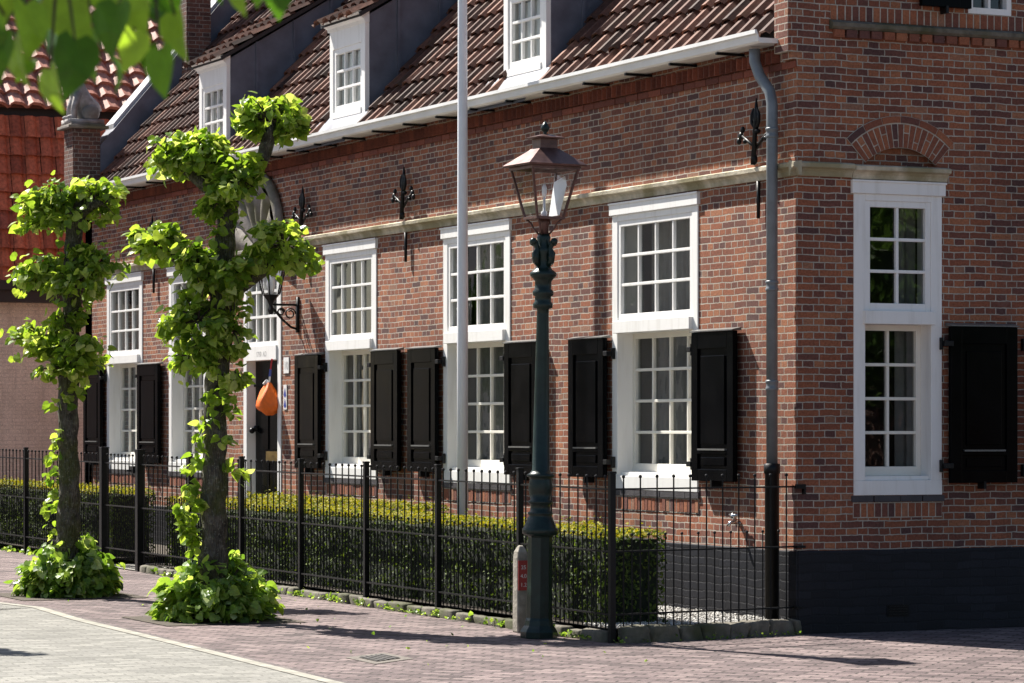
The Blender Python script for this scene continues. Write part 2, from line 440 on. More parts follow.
# the road lies on the -X side of the kerb line
side = 1 if offset(kp, 1)[4].x < kp[4].x else -1
strip('gutter', -side*.07, side*.0, .004, M['gutter_row'])
strip('kerb', side*.0, side*.10, .008, M['kerb'])
strip('road', side*.10, side*9, .004, M['road'])

# ------------------------------------------------------------------ the brick house
house = empty('brick_house', (0, 0, 0), 'long red brick house with black shutters, white sash windows and a dark tiled roof', 'house')
def F(a, z, d): return (-d, a, z)      # on the long front: a along the wall, d outwards
def S(a, z, d): return (a, -d, z)      # on the corner gable
def pbox(mb, P, a0, a1, z0, z1, d0, d1, rnd=.5):
    p, q = P(a0, z0, d0), P(a1, z1, d1)
    mb.box(p[0], q[0], p[1], q[1], p[2], q[2], rnd)

LEN, DEPTH = 19.0, 8.2
PL = .665
WIN = [(1.64, 3.24), (5.40, 6.98), (8.73, 10.18), (14.08, 15.48), (16.54, 18.02)]
WZ0, WZ1 = 1.105, 3.66
DOOR = (11.55, 12.78, .12, 3.66)
holes_f = [(a, b, WZ0, WZ1) for a, b in WIN]+[DOOR]
SW = (.525, 1.362)
holes_s = [(SW[0], SW[1], WZ0, WZ1), (.62, 1.32, 3.785, 3.95), (1.62, 2.04, 5.06, 6.3)]
def holed(mb, P, a0, a1, z0, z1, holes, reveal=.12):
    A = sorted({a0, a1, *[h[0] for h in holes], *[h[1] for h in holes]})
    Zs = sorted({z0, z1, *[h[2] for h in holes], *[h[3] for h in holes]})
    for i in range(len(A)-1):
        for j in range(len(Zs)-1):
            ca, cz = (A[i]+A[i+1])/2, (Zs[j]+Zs[j+1])/2
            if any(h[0] < ca < h[1] and h[2] < cz < h[3] for h in holes): continue
            mb.face([P(A[i], Zs[j], 0), P(A[i+1], Zs[j], 0), P(A[i+1], Zs[j+1], 0), P(A[i], Zs[j+1], 0)])
    for h in holes:
        c = [(h[0], h[2]), (h[1], h[2]), (h[1], h[3]), (h[0], h[3])]
        for k in range(4):
            p, q = c[k], c[(k+1) % 4]
            mb.face([P(*p, 0), P(*q, 0), P(*q, -reveal), P(*p, -reveal)])
mb = MB()
holed(mb, F, 0, LEN, PL, 4.86, holes_f)
holed(mb, S, 0, DEPTH, PL, 5.6, holes_s)
# gable top following the roof, then the back and far walls
zr = 4.9+1.18*DEPTH/2+.3
mb.face([S(0, 5.6, 0), S(DEPTH, 5.6, 0), S(DEPTH/2, zr, 0)])
mb.box(DEPTH-.02, DEPTH, .02, LEN-.02, 0, 4.86)
mb.box(0, DEPTH, LEN-.3, LEN, 0, 4.86)
mb.add([(0, LEN-.3, 4.86), (DEPTH, LEN-.3, 4.86), (DEPTH/2, LEN-.3, zr), (0, LEN, 4.86), (DEPTH, LEN, 4.86), (DEPTH/2, LEN, zr)],
       [(0, 1, 2), (5, 4, 3), (0, 2, 5, 3), (1, 4, 5, 2)])
# brick behind the relieving arch
mb.face([S(.6, 3.75, -.07), S(1.34, 3.75, -.07), S(1.34, 3.97, -.07), S(.6, 3.97, -.07)])
wall = mb.build('wall', M['brick'], house)

mb = MB()       # corner shoulder above the gutter, corbelled out a little
mb.box(-.085, .30, -.004, .22, 4.66, 6.4)
mb.box(-.05, .10, -.002, .16, 4.60, 4.66)
mb.build('shoulder', M['brick'], wall, bevel=.006)
mb = MB()
mb.face([(.32, .2, 4.9), (.32, .3, 4.9), (4.1, .3, zr), (4.1, .2, zr)])
mb.box(-.06, -.02, .225, .26, 4.86, 5.9)
mb.build('flashing', M['lead'], wall)

# room box behind the windows
mb = MB()
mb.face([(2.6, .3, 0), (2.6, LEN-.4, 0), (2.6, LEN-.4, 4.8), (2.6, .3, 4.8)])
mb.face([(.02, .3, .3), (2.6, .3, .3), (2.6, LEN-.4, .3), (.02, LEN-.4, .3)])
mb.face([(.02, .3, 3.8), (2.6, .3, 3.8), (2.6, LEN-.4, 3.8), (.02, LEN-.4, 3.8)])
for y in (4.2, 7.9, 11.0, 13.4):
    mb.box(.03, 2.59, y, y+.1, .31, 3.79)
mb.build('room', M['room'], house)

mb = MB()       # black plinth, a finger proud of the wall, with a rough outline
mb.box(-.018, 0.0, -.018, 11.50, -.1, PL)
mb.box(-.018, 0.0, 12.83, LEN, -.1, PL)
mb.box(0.0, DEPTH, -.018, 0.0, -.1, PL)
mb.build('plinth', M['plinth'], house, bevel=.012)
mb = MB()
mb.box(.83, 1.04, -.024, -.0185, .12, .215)
for k in range(4): mb.box(.845, 1.025, -.03, -.0245, .13+k*.021, .139+k*.021)
mb.build('vent', M['iron'], house)

# stone band
def band_prof(mb, P, a0, a1, z=3.67, deep=1.):
    prof = [(0, 0), (.022, 0), (.03, .035), (.045, .055), (.075, .068), (.078, .098), (.06, .108), (0, .118)]
    pts0 = [P(a0, z+h, dd*deep) for dd, h in prof]; pts1 = [P(a1, z+h, dd*deep) for dd, h in prof]
    n = len(prof); mb.add(pts0+pts1, [(i, i+1, n+i+1, n+i) for i in range(n-1)]+[tuple(range(n)), tuple(reversed(range(n, 2*n)))])
mb = MB()
cuts = [-.078, 1.6, 3.3, 5.3, 7.05, 8.7, 10.3, 11.44]
for a, b in zip(cuts, cuts[1:]): band_prof(mb, F, a, b-.004)
mb.build('stone_band', M['band'], house); mb = MB()
for a, b in ((12.88, 14.0), (14.0, 15.6), (15.6, 17.2), (17.2, LEN)): band_prof(mb, F, a, b-.004)
mb.build('stone_band', M['band'], house)
mb = MB(); band_prof(mb, S, -.077, .50)
mb.build('stone_band', M['band'], house)
mb = MB(); band_prof(mb, S, .503, 1.405, 3.662, 1.15)
mb.build('stone_lintel', M['band'], house)

# ledge and soldier courses of the gable
mb = MB()
prof = [(0, 0), (.03, .0), (.055, .02), (.06, .05), (.02, .07), (0, .075)]
pa = [S(.30, 4.86+h, dd) for dd, h in prof]; pb = [S(DEPTH, 4.86+h, dd) for dd, h in prof]; n = len(prof)
mb.add(pa+pb, [(i, i+1, n+i+1, n+i) for i in range(n-1)]+[tuple(range(n))])
mb.build('ledge', M['edging'], house)
mb = MB()
a = .33
while a < 4.5:
    w = U(.092, .104); pbox(mb, S, a, a+w, 4.795, 4.858, 0.001, U(.03, .042), random.random()); a += w+U(.018, .028)
mb.build('dentil_course', M['loose_brick'], house, bevel=.003)
mb = MB(); a = .31
while a < 4.5:
    w = U(.052, .062)
    if not (1.58 < a+w/2 < 2.08 and False): pbox(mb, S, a, a+w, 4.937, 5.052, 0.001, U(.003, .007), random.random())
    a += w+.012
sc_ = mb.build('soldier_course', M['loose_brick'], house, bevel=.002)
mb = MB(); pbox(mb, S, .31, 4.5, 4.937, 5.058, .0005, .003); mb.build('mortar_bed', M['mortar'], sc_)

# diagonal brick frieze and string course under the gutter
mb = MB()
a = .3
while a < LEN-.1:
    c = Vector((-.004, a, 4.645)); ax = Vector((-.05, .022, 0)); ay = Vector((.013, .030, 0))
    mb.obox(c, ax, ay, Vector((0, .012*0, .048)), random.random()); a += .095
a = .0
while a < LEN-.1:
    w = U(.19, .23); pbox(mb, F, a, a+w-.01, 4.535, 4.588, .001, U(.02, .026), random.random()); a += w
mb.build('brick_frieze', M['frieze'], house, bevel=.003)

# brick sills
def sill_row(P, a0, a1, z0, z1):
    mb = MB(); a = a0
    while a < a1-.03:
        w = U(.05, .06); pbox(mb, P, a, min(a+w, a1), z0, z1, .001, U(.004, .010), random.random()); a += w+.011
    sl_ = mb.build('brick_sill', M['loose_brick'], house, bevel=.002)
    mb = MB(); pbox(mb, P, a0-.005, a1+.005, z0-.008, z1+.008, .0005, .0035); mb.build('mortar_bed', M['mortar'], sl_)
    mb = MB(); a = a0-.02
    while a < a1+.0:
        w = U(.2, .26); pbox(mb, P, a, min(a+w, a1+.02), z1+.012, WZ0-.004, .001, U(.014, .02)); a += w+.008
    mb.build('slate_strip', M['slate_sill'], house)
for a0, a1 in WIN: sill_row(F, a0, a1, .93, 1.04)
sill_row(S, SW[0], SW[1], .93, 1.04)

# relieving arch of the gable window
mb = MB(); bk = MB()
cx, cz = .968, 3.446
N = 17; th0 = rad(43.5)
def ringpt(r, th, d): return S(cx+r*math.sin(th), cz+r*math.cos(th), d)
def wedge(mb, r0, r1, t0, t1, d, rnd):
    o = [ringpt(r0, t0, .0015), ringpt(r1, t0, .0015), ringpt(r1, t1, .0015), ringpt(r0, t1, .0015)]
    f = [ringpt(r0, t0, d), ringpt(r1, t0, d), ringpt(r1, t1, d), ringpt(r0, t1, d)]
    mb.add(o+f, [(4, 5, 6, 7), (0, 1, 5, 4), (1, 2, 6, 5), (2, 3, 7, 6), (3, 0, 4, 7)], rnd)
for i in range(24):
    wedge(bk, .484, .742, -th0+2*th0*i/24, -th0+2*th0*(i+1)/24, .0085, .5)
step = 2*th0/N
for i in range(N):
    t0, t1 = -th0+step*i+step*.09, -th0+step*(i+1)-step*.09
    if i % 2 == 0: wedge(mb, .486, .674, t0, t1, U(.0095, .012), random.random())
    else:
        s = .575+(.03 if i % 4 == 1 else -.03)
        wedge(mb, .486, s-.005, t0, t1, U(.0095, .012), random.random()); wedge(mb, s+.005, .674, t0, t1, U(.0095, .012), random.random())
n2 = 6
for i in range(n2):
    g = 2*th0/n2
    for s in range(4):
        t0 = -th0+g*i+g*.02+(g*.96)*s/4; t1 = -th0+g*i+g*.02+(g*.96)*(s+1)/4
        wedge(mb, .686, .738, t0, t1, .014, (i*.37) % 1)
arch = mb.build('relieving_arch', M['loose_brick'], house)
bk.build('arch_mortar', M['mortar'], arch)

# ------------------------------------------------------------------ windows
def frame_bars(mb, P, a0, a1, z0, z1, d0, d1, stile, cols, rows, munt, bot=None):
    """sash: stiles, rails and glazing bars"""
    bot = bot or stile
    pbox(mb, P, a0, a0+stile, z0, z1, d0, d1); pbox(mb, P, a1-stile, a1, z0, z1, d0, d1)
    pbox(mb, P, a0+stile, a1-stile, z1-stile, z1, d0, d1); pbox(mb, P, a0+stile, a1-stile, z0, z0+bot, d0, d1)
    ia0, ia1, iz0, iz1 = a0+stile, a1-stile, z0+bot, z1-stile
    for c in range(1, cols):
        m = ia0+(ia1-ia0)*c/cols; pbox(mb, P, m-munt/2, m+munt/2, iz0, iz1, d0+.012, d1-.008)
    for r in range(1, rows):
        m = iz0+(iz1-iz0)*r/rows; pbox(mb, P, ia0, ia1, m-munt/2, m+munt/2, d0+.010, d1-.005)
    return ia0, ia1, iz0, iz1
def curtain(P, par, a0, a1, z0, z1, d, amp=.025, wave=.11):
    mb = MB(); n = max(6, int((a1-a0)/.018)); vs = []
    ph = U(0, 6)
    for i in range(n+1):
        a = a0+(a1-a0)*i/n
        dd = d+amp*math.sin(a/wave*2*math.pi+ph)+amp*.4*math.sin(a/wave*4.3+ph)
        vs += [P(a, z0, dd), P(a, z1, dd)]
    mb.add(vs, [(2*i, 2*i+2, 2*i+3, 2*i+1) for i in range(n)])
    mb.build('curtain', M['curtain'], par, smooth=True)
def sash_window(P, a0, a1, cols, curt):
    mb = MB(); j = .105
    pbox(mb, P, a0, a0+j, WZ0+.12, 3.545, -.20, .012); pbox(mb, P, a1-j, a1, WZ0+.12, 3.545, -.20, .012)
    pbox(mb, P, a0, a1, WZ0, WZ0+.12, -.20, .016)
    pbox(mb, P, a0+j, a1-j, WZ0+.12, WZ0+.155, -.20, -.02)
    pbox(mb, P, a0+j, a1-j, 3.49, 3.545, -.20, .012)
    pbox(mb, P, a0+j-.02, a1-j+.02, 2.492, 2.60, -.20, .05)
    w = mb.build('window', M['white'], house, bevel=.004)
    mb = MB(); pbox(mb, P, a0-.025, a1+.025, 3.545, 3.655, -.10, .032); pbox(mb, P, a0-.032, a1+.032, 3.637, 3.6555, .0322, .042)
    mb.build('head_board', M['white'], w, bevel=.004)
    mb = MB(); fr = frame_bars(mb, P, a0+j, a1-j, 2.60, 3.49, -.05, .004, .05, cols, 3, .026, .062)
    mb.build('upper_sash', M['white'], w, bevel=.003)
    g = MB(); g.face([P(fr[0], fr[2], -.03), P(fr[1], fr[2], -.03), P(fr[1], fr[3], -.03), P(fr[0], fr[3], -.03)])
    g.build('pane', M['glass'], w)
    mb = MB(); fr = frame_bars(mb, P, a0+j, a1-j, WZ0+.155, 2.492, -.195, -.14, .048, cols, 4, .026, .075)
    mb.build('lower_sash', M['cream'], w, bevel=.003)
    g = MB(); g.face([P(fr[0], fr[2], -.175), P(fr[1], fr[2], -.175), P(fr[1], fr[3], -.175), P(fr[0], fr[3], -.175)])
    g.build('pane', M['glass'], w)
    for c0, c1 in curt: curtain(P, w, c0, c1, 1.2, 3.5, -.34)
    return w
for i, (a0, a1) in enumerate(WIN):
    k = a1-a0
    cu = [(a1-.55*k, a1-.08), (a0+.05, a0+.22*k)]
    if i >= 2: cu = [(a0+.45*k, a1-.06), (a0+.05, a0+.25*k)]
    sash_window(F, a0, a1, 4, cu)
sash_window(S, SW[0], SW[1], 2, [(SW[1]-.24, SW[1]-.05)])
# small upper gable window
mb = MB(); fr = frame_bars(mb, S, 1.62, 2.04, 5.06, 6.3, -.08, .01, .045, 2, 3, .022, .05)
w = mb.build('window', M['white'], house)
g = MB(); g.face([S(fr[0], fr[2], -.05), S(fr[1], fr[2], -.05), S(fr[1], fr[3], -.05), S(fr[0], fr[3], -.05)]); g.build('pane', M['glass'], w)

# ------------------------------------------------------------------ shutters
def shutter(P, a0, a1, hinge_at, z0=1.205, z1=2.455, d=.045, tilt=0.):
    mb = MB(); t0, t1 = d, d+.045
    pbox(mb, P, a0, a1, z0, z1, t0, t1-.018)
    s = .105
    pbox(mb, P, a0, a0+s, z0, z1, t1-.018, t1); pbox(mb, P, a1-s, a1, z0, z1, t1-.018, t1)
    for r0, r1 in ((z0, z0+.10), (z0+.225, z0+.255), (z1-.14, z1)): pbox(mb, P, a0+s, a1-s, r0, r1, t1-.018, t1)
    pbox(mb, P, a0+s+.05, a1-s-.05, z0+.31, z1-.2, t1-.018, t1-.003)
    pbox(mb, P, a0+s+.05, a1-s-.05, z0+.13, z0+.2, t1-.018, t1-.005)
    sh = mb.build('shutter', M['black'], house, bevel=.004)
    mb = MB()
    p = [P(a0-.012, z1+.003, t0-.03), P(a1+.012, z1+.003, t0-.03), P(a1+.012, z1+.003, t1+.012), P(a0-.012, z1+.003, t1+.012)]
    q = [P(a0-.012, z1+.03, t0-.03), P(a1+.012, z1+.03, t0-.03), P(a1+.012, z1+.012, t1+.012), P(a0-.012, z1+.012, t1+.012)]
    mb.add(p+q, [(0,1,2,3),(4,5,6,7),(0,1,5,4),(1,2,6,5),(2,3,7,6),(3,0,4,7)])
    mb.build('cap', M['cap_metal'], sh)
    ha, sg = hinge_at
    for zz in (z0+.14, z1-.14):
        mb = MB()
        pbox(mb, P, min(ha-sg*.02, ha+sg*.055), max(ha-sg*.02, ha+sg*.055), zz-.022, zz+.022, .013, t1+.006)
        pbox(mb, P, min(ha+sg*.05, ha+sg*.068), max(ha+sg*.05, ha+sg*.068), zz-.05, zz+.05, .0135, .05)
        mb.build('hinge', M['iron'], sh, bevel=.004)
    mb = MB(); pbox(mb, P, a0+s+.02, a1-s-.02, z0+.258, z0+.272, t1-.017, t1+.012)
    mb.build('ledge_highlight', M['cap_metal'], sh)  # grey colour paints the sunlit highlight along the black rail
    mb = MB(); am = (a0+a1)/2
    pbox(mb, P, am-.012, am+.012, z0-.05, z0+.01, .0, t1+.01)
    mb.build('catch', M['iron'], sh)
SH = .80
for i in (0, 1, 2):
    a0, a1 = WIN[i]
    shutter(F, a0-.75, a0-.03, (a0, 1))
    shutter(F, a1+.03, a1+.74, (a1, -1))
a0, a1 = WIN[4]
shutter(F, a0-.85, a0-.02, (a0, 1)); shutter(F, a1+.05, a1+.8, (a1+.05, -1))
shutter(S, 1.402, 2.05, (1.402, -1), 1.2, 2.48)
shutter(S, 1.12, 1.60, (1.62, -1), 5.085, 6.3)
# next gable shutter just outside the frame
shutter(S, 2.20, 2.85, (2.2, -1), 1.16, 2.48)

# ------------------------------------------------------------------ door with fanlight
a0, a1, z0, z1 = DOOR
mb = MB(); j = .11
pbox(mb, F, a0, a0+j, z0, 3.56, -.28, .012); pbox(mb, F, a1-j, a1, z0, 3.56, -.28, .012)
pbox(mb, F, a0+j, a1-j, 2.43, 2.60, -.28, .03); pbox(mb, F, a0-.02, a1+.02, 3.56, 3.67, -.1, .03)
df = mb.build('door_frame', M['white'], house, bevel=.004)
mb = MB(); fr = frame_bars(mb, F, a0+j, a1-j, 2.60, 3.56, -.06, .0, .05, 4, 3, .03, .05)
mb.build('fanlight', M['white'], df)
g = MB(); g.face([F(fr[0], fr[2], -.04), F(fr[1], fr[2], -.04), F(fr[1], fr[3], -.04), F(fr[0], fr[3], -.04)]); g.build('pane', M['glass'], df)
mb = MB()
DR = -.10
pbox(mb, F, a0+j, a1-j, z0+.02, 2.43, DR-.035, DR)
for q0, q1 in ((z0+.12, .85), (.98, 1.25), (1.4, 2.05)):
    for p0, p1 in ((a0+j+.1, a0+j+.44), (a0+j+.56, a1-j-.1)):
        pbox(mb, F, p0, p1, q0, q1, DR, DR+.013)
pbox(mb, F, a0+j, a1-j, 2.13, 2.16, DR, DR+.025)
door = mb.build('door', M['black'], house, bevel=.006)
mb = MB(); pbox(mb, F, 11.85, 12.27, 1.27, 1.38, DR+.013, DR+.022); pbox(mb, F, 11.9, 12.22, 1.305, 1.345, DR+.022, DR+.028)
mb.build('letterbox', M['brass'], door)
mb = MB(); mb.lathe([(.012, 0), (.03, .01), (.03, .05), (.01, .06)], (.08, 12.60, 1.62), 10); mb.tube([(.10, 12.6, 1.62), (.04, 12.6, 1.62)], .015); mb.ball((.03, 12.6, 1.62), .036)
mb.build('knob', M['iron'], door, smooth=True)
mb = MB(); mb.box(-.45, .0, a0-.15, a1+.15, .0, .12); mb.build('doorstep', M['sandstone'], house, bevel=.01)

def text(body, size, mat, P, a, z, d, parent, name, right_to_left, ext=.001):
    cu = bpy.data.curves.new(name, 'FONT'); cu.body = body; cu.size = size; cu.extrude = ext; cu.align_x = 'CENTER'
    tmp = bpy.data.objects.new('tmp', cu); COL.objects.link(tmp)
    dg = bpy.context.evaluated_depsgraph_get()
    me = bpy.data.meshes.new_from_object(tmp.evaluated_get(dg))
    bpy.data.objects.remove(tmp)
    for v in me.vertices:
        x, y, zz = v.co
        v.co = Vector(P(a+(-x if right_to_left else x), z+y, d+zz))-ORG[parent.name]
    me.materials.clear(); me.materials.append(mat)
    o = bpy.data.objects.new(name, me); COL.objects.link(o); o.parent = parent; ORG[o.name] = ORG[parent.name]
    return o
text('1710  AD', .085, M['grey_text'], F, 12.13, 2.475, .0305, df, 'lettering', True)

# shell niche above the door
mb = MB(); yc, zb, R = 12.2, 3.67, .74
NR, NT_ = 104, 10
vs = []
for i in range(NR+1):
    th = math.pi*i/NR
    rib = abs(math.sin(th*6.5))**.7
    for k in range(NT_+1):
        r = R*k/NT_
        d = .012+.05*(k/NT_)+.085*rib*(k/NT_)**.6
        vs.append((-d, yc+r*math.cos(th), zb+.02+r*1.12*math.sin(th)))
fs = [(i*(NT_+1)+k, (i+1)*(NT_+1)+k, (i+1)*(NT_+1)+k+1, i*(NT_+1)+k+1) for i in range(NR) for k in range(NT_)]
mb.add(vs, fs)
shell = mb.build('shell_niche', M['sandstone'], house, smooth=True)
mb = MB(); mb.tube([(-.06, yc+(R+.03)*math.cos(math.pi*i/30), zb+.02+(R+.03)*1.12*math.sin(math.pi*i/30)) for i in range(31)], .062, 8)
mb.build('shell_rim', M['sandstone'], shell, smooth=True)
mb = MB(); mb.box(-.11, 0, yc-R-.1, yc+R+.1, zb-.0, zb+.05); mb.build('shell_base', M['sandstone'], shell, bevel=.01)

# wall anchors
def anchor(y, s=1.):
    mb = MB(); X = -.035
    mb.tube([(X, y, 3.36), (X, y, 3.665)], [.016, .02], 6)
    mb.tube([(X-.05, y, 3.795), (X-.02, y, 4.25), (X-.02, y, 4.34)], [.024, .02, .006], 6)
    for sg in (-1, 1):
        mb.tube([(X-.02, y, 3.93), (X-.03, y+sg*.12, 4.0), (X-.03, y+sg*.24, 4.06)], [.014, .014, .01], 6)
        for dy, dz, r in ((.24, .07, .032), (.27, .03, .028), (.21, .12, .026), (.17, .02, .018)):
            mb.ball((X-.03, y+sg*dy, 3.98+dz), .02, r, r*1.1)
        mb.tube([(X-.02, y, 4.08), (X-.03, y+sg*.055, 4.14), (X-.03, y+sg*.06, 4.21), (X-.03, y+sg*.03, 4.26)], [.014, .016, .014, .006], 6)
        mb.tube([(X-.02, y, 4.12), (X-.03, y+sg*.025, 4.17), (X-.03, y+sg*.027, 4.25)], [.012, .012, .005], 6)
    mb.ball((X-.02, y, 4.07), .03, .05, .025); mb.ball((X-.04, y, 3.84), .03, .03, .05)
    mb.build('wall_anchor', M['iron'], house, smooth=True)
for y in (.56, 7.88, 10.75, 16.0): anchor(y)

# house number and enamel plate beside the door
mb = MB(); pbox(mb, F, 11.30, 11.46, 2.27, 2.45, .001, .012); o = mb.build('number_plate', M['sign_white'], house)
text('10', .13, M['grey_text'], F, 11.38, 2.315, .013, o, 'number', True)
mb = MB(); pbox(mb, F, 11.37, 11.47, 1.86, 2.14, .001, .010); o = mb.build('enamel_shield', M['sign_white'], house)
mb = MB()
for k in range(2): mb.add([F(11.38, 1.9+.12*k, .0115), F(11.42, 1.87+.12*k, .0115), F(11.46, 1.9+.12*k, .0115), F(11.42, 1.99+.12*k, .0115)], [(0, 1, 2, 3)])
mb.build('shield_mark', M['blue_cap'], o)
mb = MB(); mb.tube([(-.0, .93, .87), (-.09, .93, .87), (-.11, .93, .84)], .016); mb.ball((-.06, .93, .92), .03); mb.tube([(-.06, .86, .93), (-.06, 1.0, .93)], .01)
mb.lathe([(.03, 0), (.035, .01)], (-.001, .93, .86), 10)
mb.build('water_tap', M['steel'], house, smooth=True)

# ------------------------------------------------------------------ gutter and downpipe
mb = MB()
prof = [(-.02, 4.745), (-.24, 4.738), (-.262, 4.752), (-.27, 4.805), (-.295, 4.812), (-.295, 4.842), (-.28, 4.842), (-.255, 4.78), (-.02, 4.78)]
n = len(prof)
mb.add([(x, .16, z) for x, z in prof]+[(x, LEN-.35, z) for x, z in prof], [(i, (i+1) % n, n+(i+1) % n, n+i) for i in range(n)]+[tuple(range(n)), tuple(reversed(range(n, 2*n)))])
gut = mb.build('gutter', M['gutter'], house)
y = .85
while y < LEN-.6:
    mb = MB(); mb.box(-.262, -.0, y, y+.026, 4.716, 4.737)
    mb.build('gutter_bracket', M['iron'], gut); y += .82
mb = MB(); PX, PY = -.115, .20
mb.tube([(-.15, .42, 4.72), (-.15, .42, 4.62), (-.14, .36, 4.50), (-.118, .23, 4.36), (PX, PY, 4.26), (PX, PY, 1.36)], .046, 14)
dp = mb.build('downpipe', M['zinc'], house, smooth=True)
for z in (3.98, 2.75, 1.95):
    mb = MB(); mb.lathe([(.047, 0), (.053, .006), (.053, .022), (.048, .03), (.048, .06), (.053, .066), (.053, .08), (.047, .086)], (PX, PY, z), 14)
    mb.build('pipe_collar', M['zinc'], dp, smooth=True)
mb = MB(); mb.lathe([(.058, 0), (.058, 1.28), (.066, 1.285), (.066, 1.36), (.05, 1.365)], (PX, PY, .0), 14)
mb.build('iron_pipe', M['iron'], dp, smooth=True)

# ------------------------------------------------------------------ tiled roof
def tiled(mb, O, eu, ev, width, length, tw, tl, amp=.035, lift=.035, jit=.006, skip=None, segs=6, lip=.022, fit=1.06):
    """pantiles: O lower corner, eu along the eave, ev up the slope"""
    en = eu.cross(ev).normalized()
    if en.z < 0: en = -en
    nu, nv = int(width/tw), int(length/tl)
    for j in range(nv):
        for i in range(nu):
            cu, cv = (i+.5)*tw, (j+.5)*tl
            if skip and skip(O+eu*cu+ev*cv): continue
            rr = random.random(); ju, jv, jn = U(-jit, jit), U(-jit, jit), U(0, jit)
            tilt = U(-jit, jit)*.6
            lo, hi, bt = [], [], []
            for s in range(segs+1):
                t = s/segs
                w = amp*(math.sin(t*2*math.pi-.6)*.6+.5+.25*math.sin(t*4*math.pi))
                u = i*tw+t*(tw*fit)+ju
                lo.append(O+eu*u+ev*(j*tl+jv-.02)+en*(w+lift+jn+tilt*(t-.5)))
                hi.append(O+eu*u+ev*((j+1)*tl+.03)+en*(w*.95+.004+tilt*(t-.5)))
                bt.append(O+eu*u+ev*(j*tl+jv-.015)+en*(w+lift+jn-lip))
            n = segs+1
            mb.add(lo+hi+bt, [(k, k+1, n+k+1, n+k) for k in range(segs)]+[(2*n+k, 2*n+k+1, k+1, k) for k in range(segs)], rr)
RZ, SL = 4.88, 1.18
def roof_z(x): return RZ+SL*x
sv = Vector((1, 0, SL)).normalized()
DORM = [(4.79, 5.74), (9.26, 10.28), (13.62, 14.60)]
mb = MB()
tiled(mb, Vector((-.06, .24, roof_z(-.06))), Vector((0, 1, 0)), sv, LEN-.62, (DEPTH/2+.06)*math.hypot(1, SL), .235, .285, .055, .042,
      skip=lambda p: any(a-.02 < p.y < b+.02 and p.x > .02 and p.x < 2.0 for a, b in DORM))
x0, x1 = -.07, DEPTH/2
mb2 = MB()
roof = mb.build('roof', M['tile'], house)
mb2.face([(x0, .22, roof_z(x0)-.02), (x0, LEN-.3, roof_z(x0)-.02), (x1, LEN-.3, roof_z(x1)-.02), (x1, .22, roof_z(x1)-.02)])
mb2.face([(DEPTH+.1, .22, roof_z(-.1)), (DEPTH+.1, LEN-.3, roof_z(-.1)), (x1, LEN-.3, roof_z(x1)-.02), (x1, .22, roof_z(x1)-.02)])
mb2.build('roof_underlay', M['eave_dark'], roof)
mb = MB(); mb.tube([(x1, .2, roof_z(x1)+.05), (x1, LEN-.3, roof_z(x1)+.05)], .13, 10); mb.build('ridge_tiles', M['tile'], roof)

# far gable parapet with lead, pier and chimney
mb = MB()
hgt = .46
x1p = DEPTH/2
pts = [(.1, roof_z(.1)-.1), (x1p, roof_z(x1p)-.1), (x1p, roof_z(x1p)+hgt), (.1, roof_z(.1)+hgt)]
mb.add([(x, LEN-.36, z) for x, z in pts]+[(x, LEN+.02, z) for x, z in pts], [(0,1,2,3),(7,6,5,4),(0,4,5,1),(1,5,6,2),(2,6,7,3),(3,7,4,0)])
mb.build('parapet', M['lead'], house)
mb = MB()
pts = [(.30, roof_z(.30)+hgt), (x1p, roof_z(x1p)+hgt), (x1p, roof_z(x1p)+hgt+.07), (.30, roof_z(.30)+hgt+.07)]
mb.add([(x, LEN-.30, z) for x, z in pts]+[(x, LEN+.05, z) for x, z in pts], [(0,1,2,3),(7,6,5,4),(0,4,5,1),(1,5,6,2),(2,6,7,3),(3,7,4,0)])
mb.build('coping', M['lead_pale'], house)
mb = MB(); mb.box(-.28, .10, LEN-.34, LEN+.06, 4.55, 5.67)
pier = mb.build('gable_pier', M['chimney'], house)
mb = MB(); mb.box(-.36, .20, LEN-.42, LEN+.14, 5.675, 5.715); mb.box(-.32, .16, LEN-.39, LEN+.11, 5.716, 5.74)
mb.build('pier_cap', M['sandstone'], pier, bevel=.008)
mb = MB(); mb.box(1.25, 1.60, LEN-.55, LEN-.2, 5.5, 9.0); ch = mb.build('chimney', M['chimney'], roof)

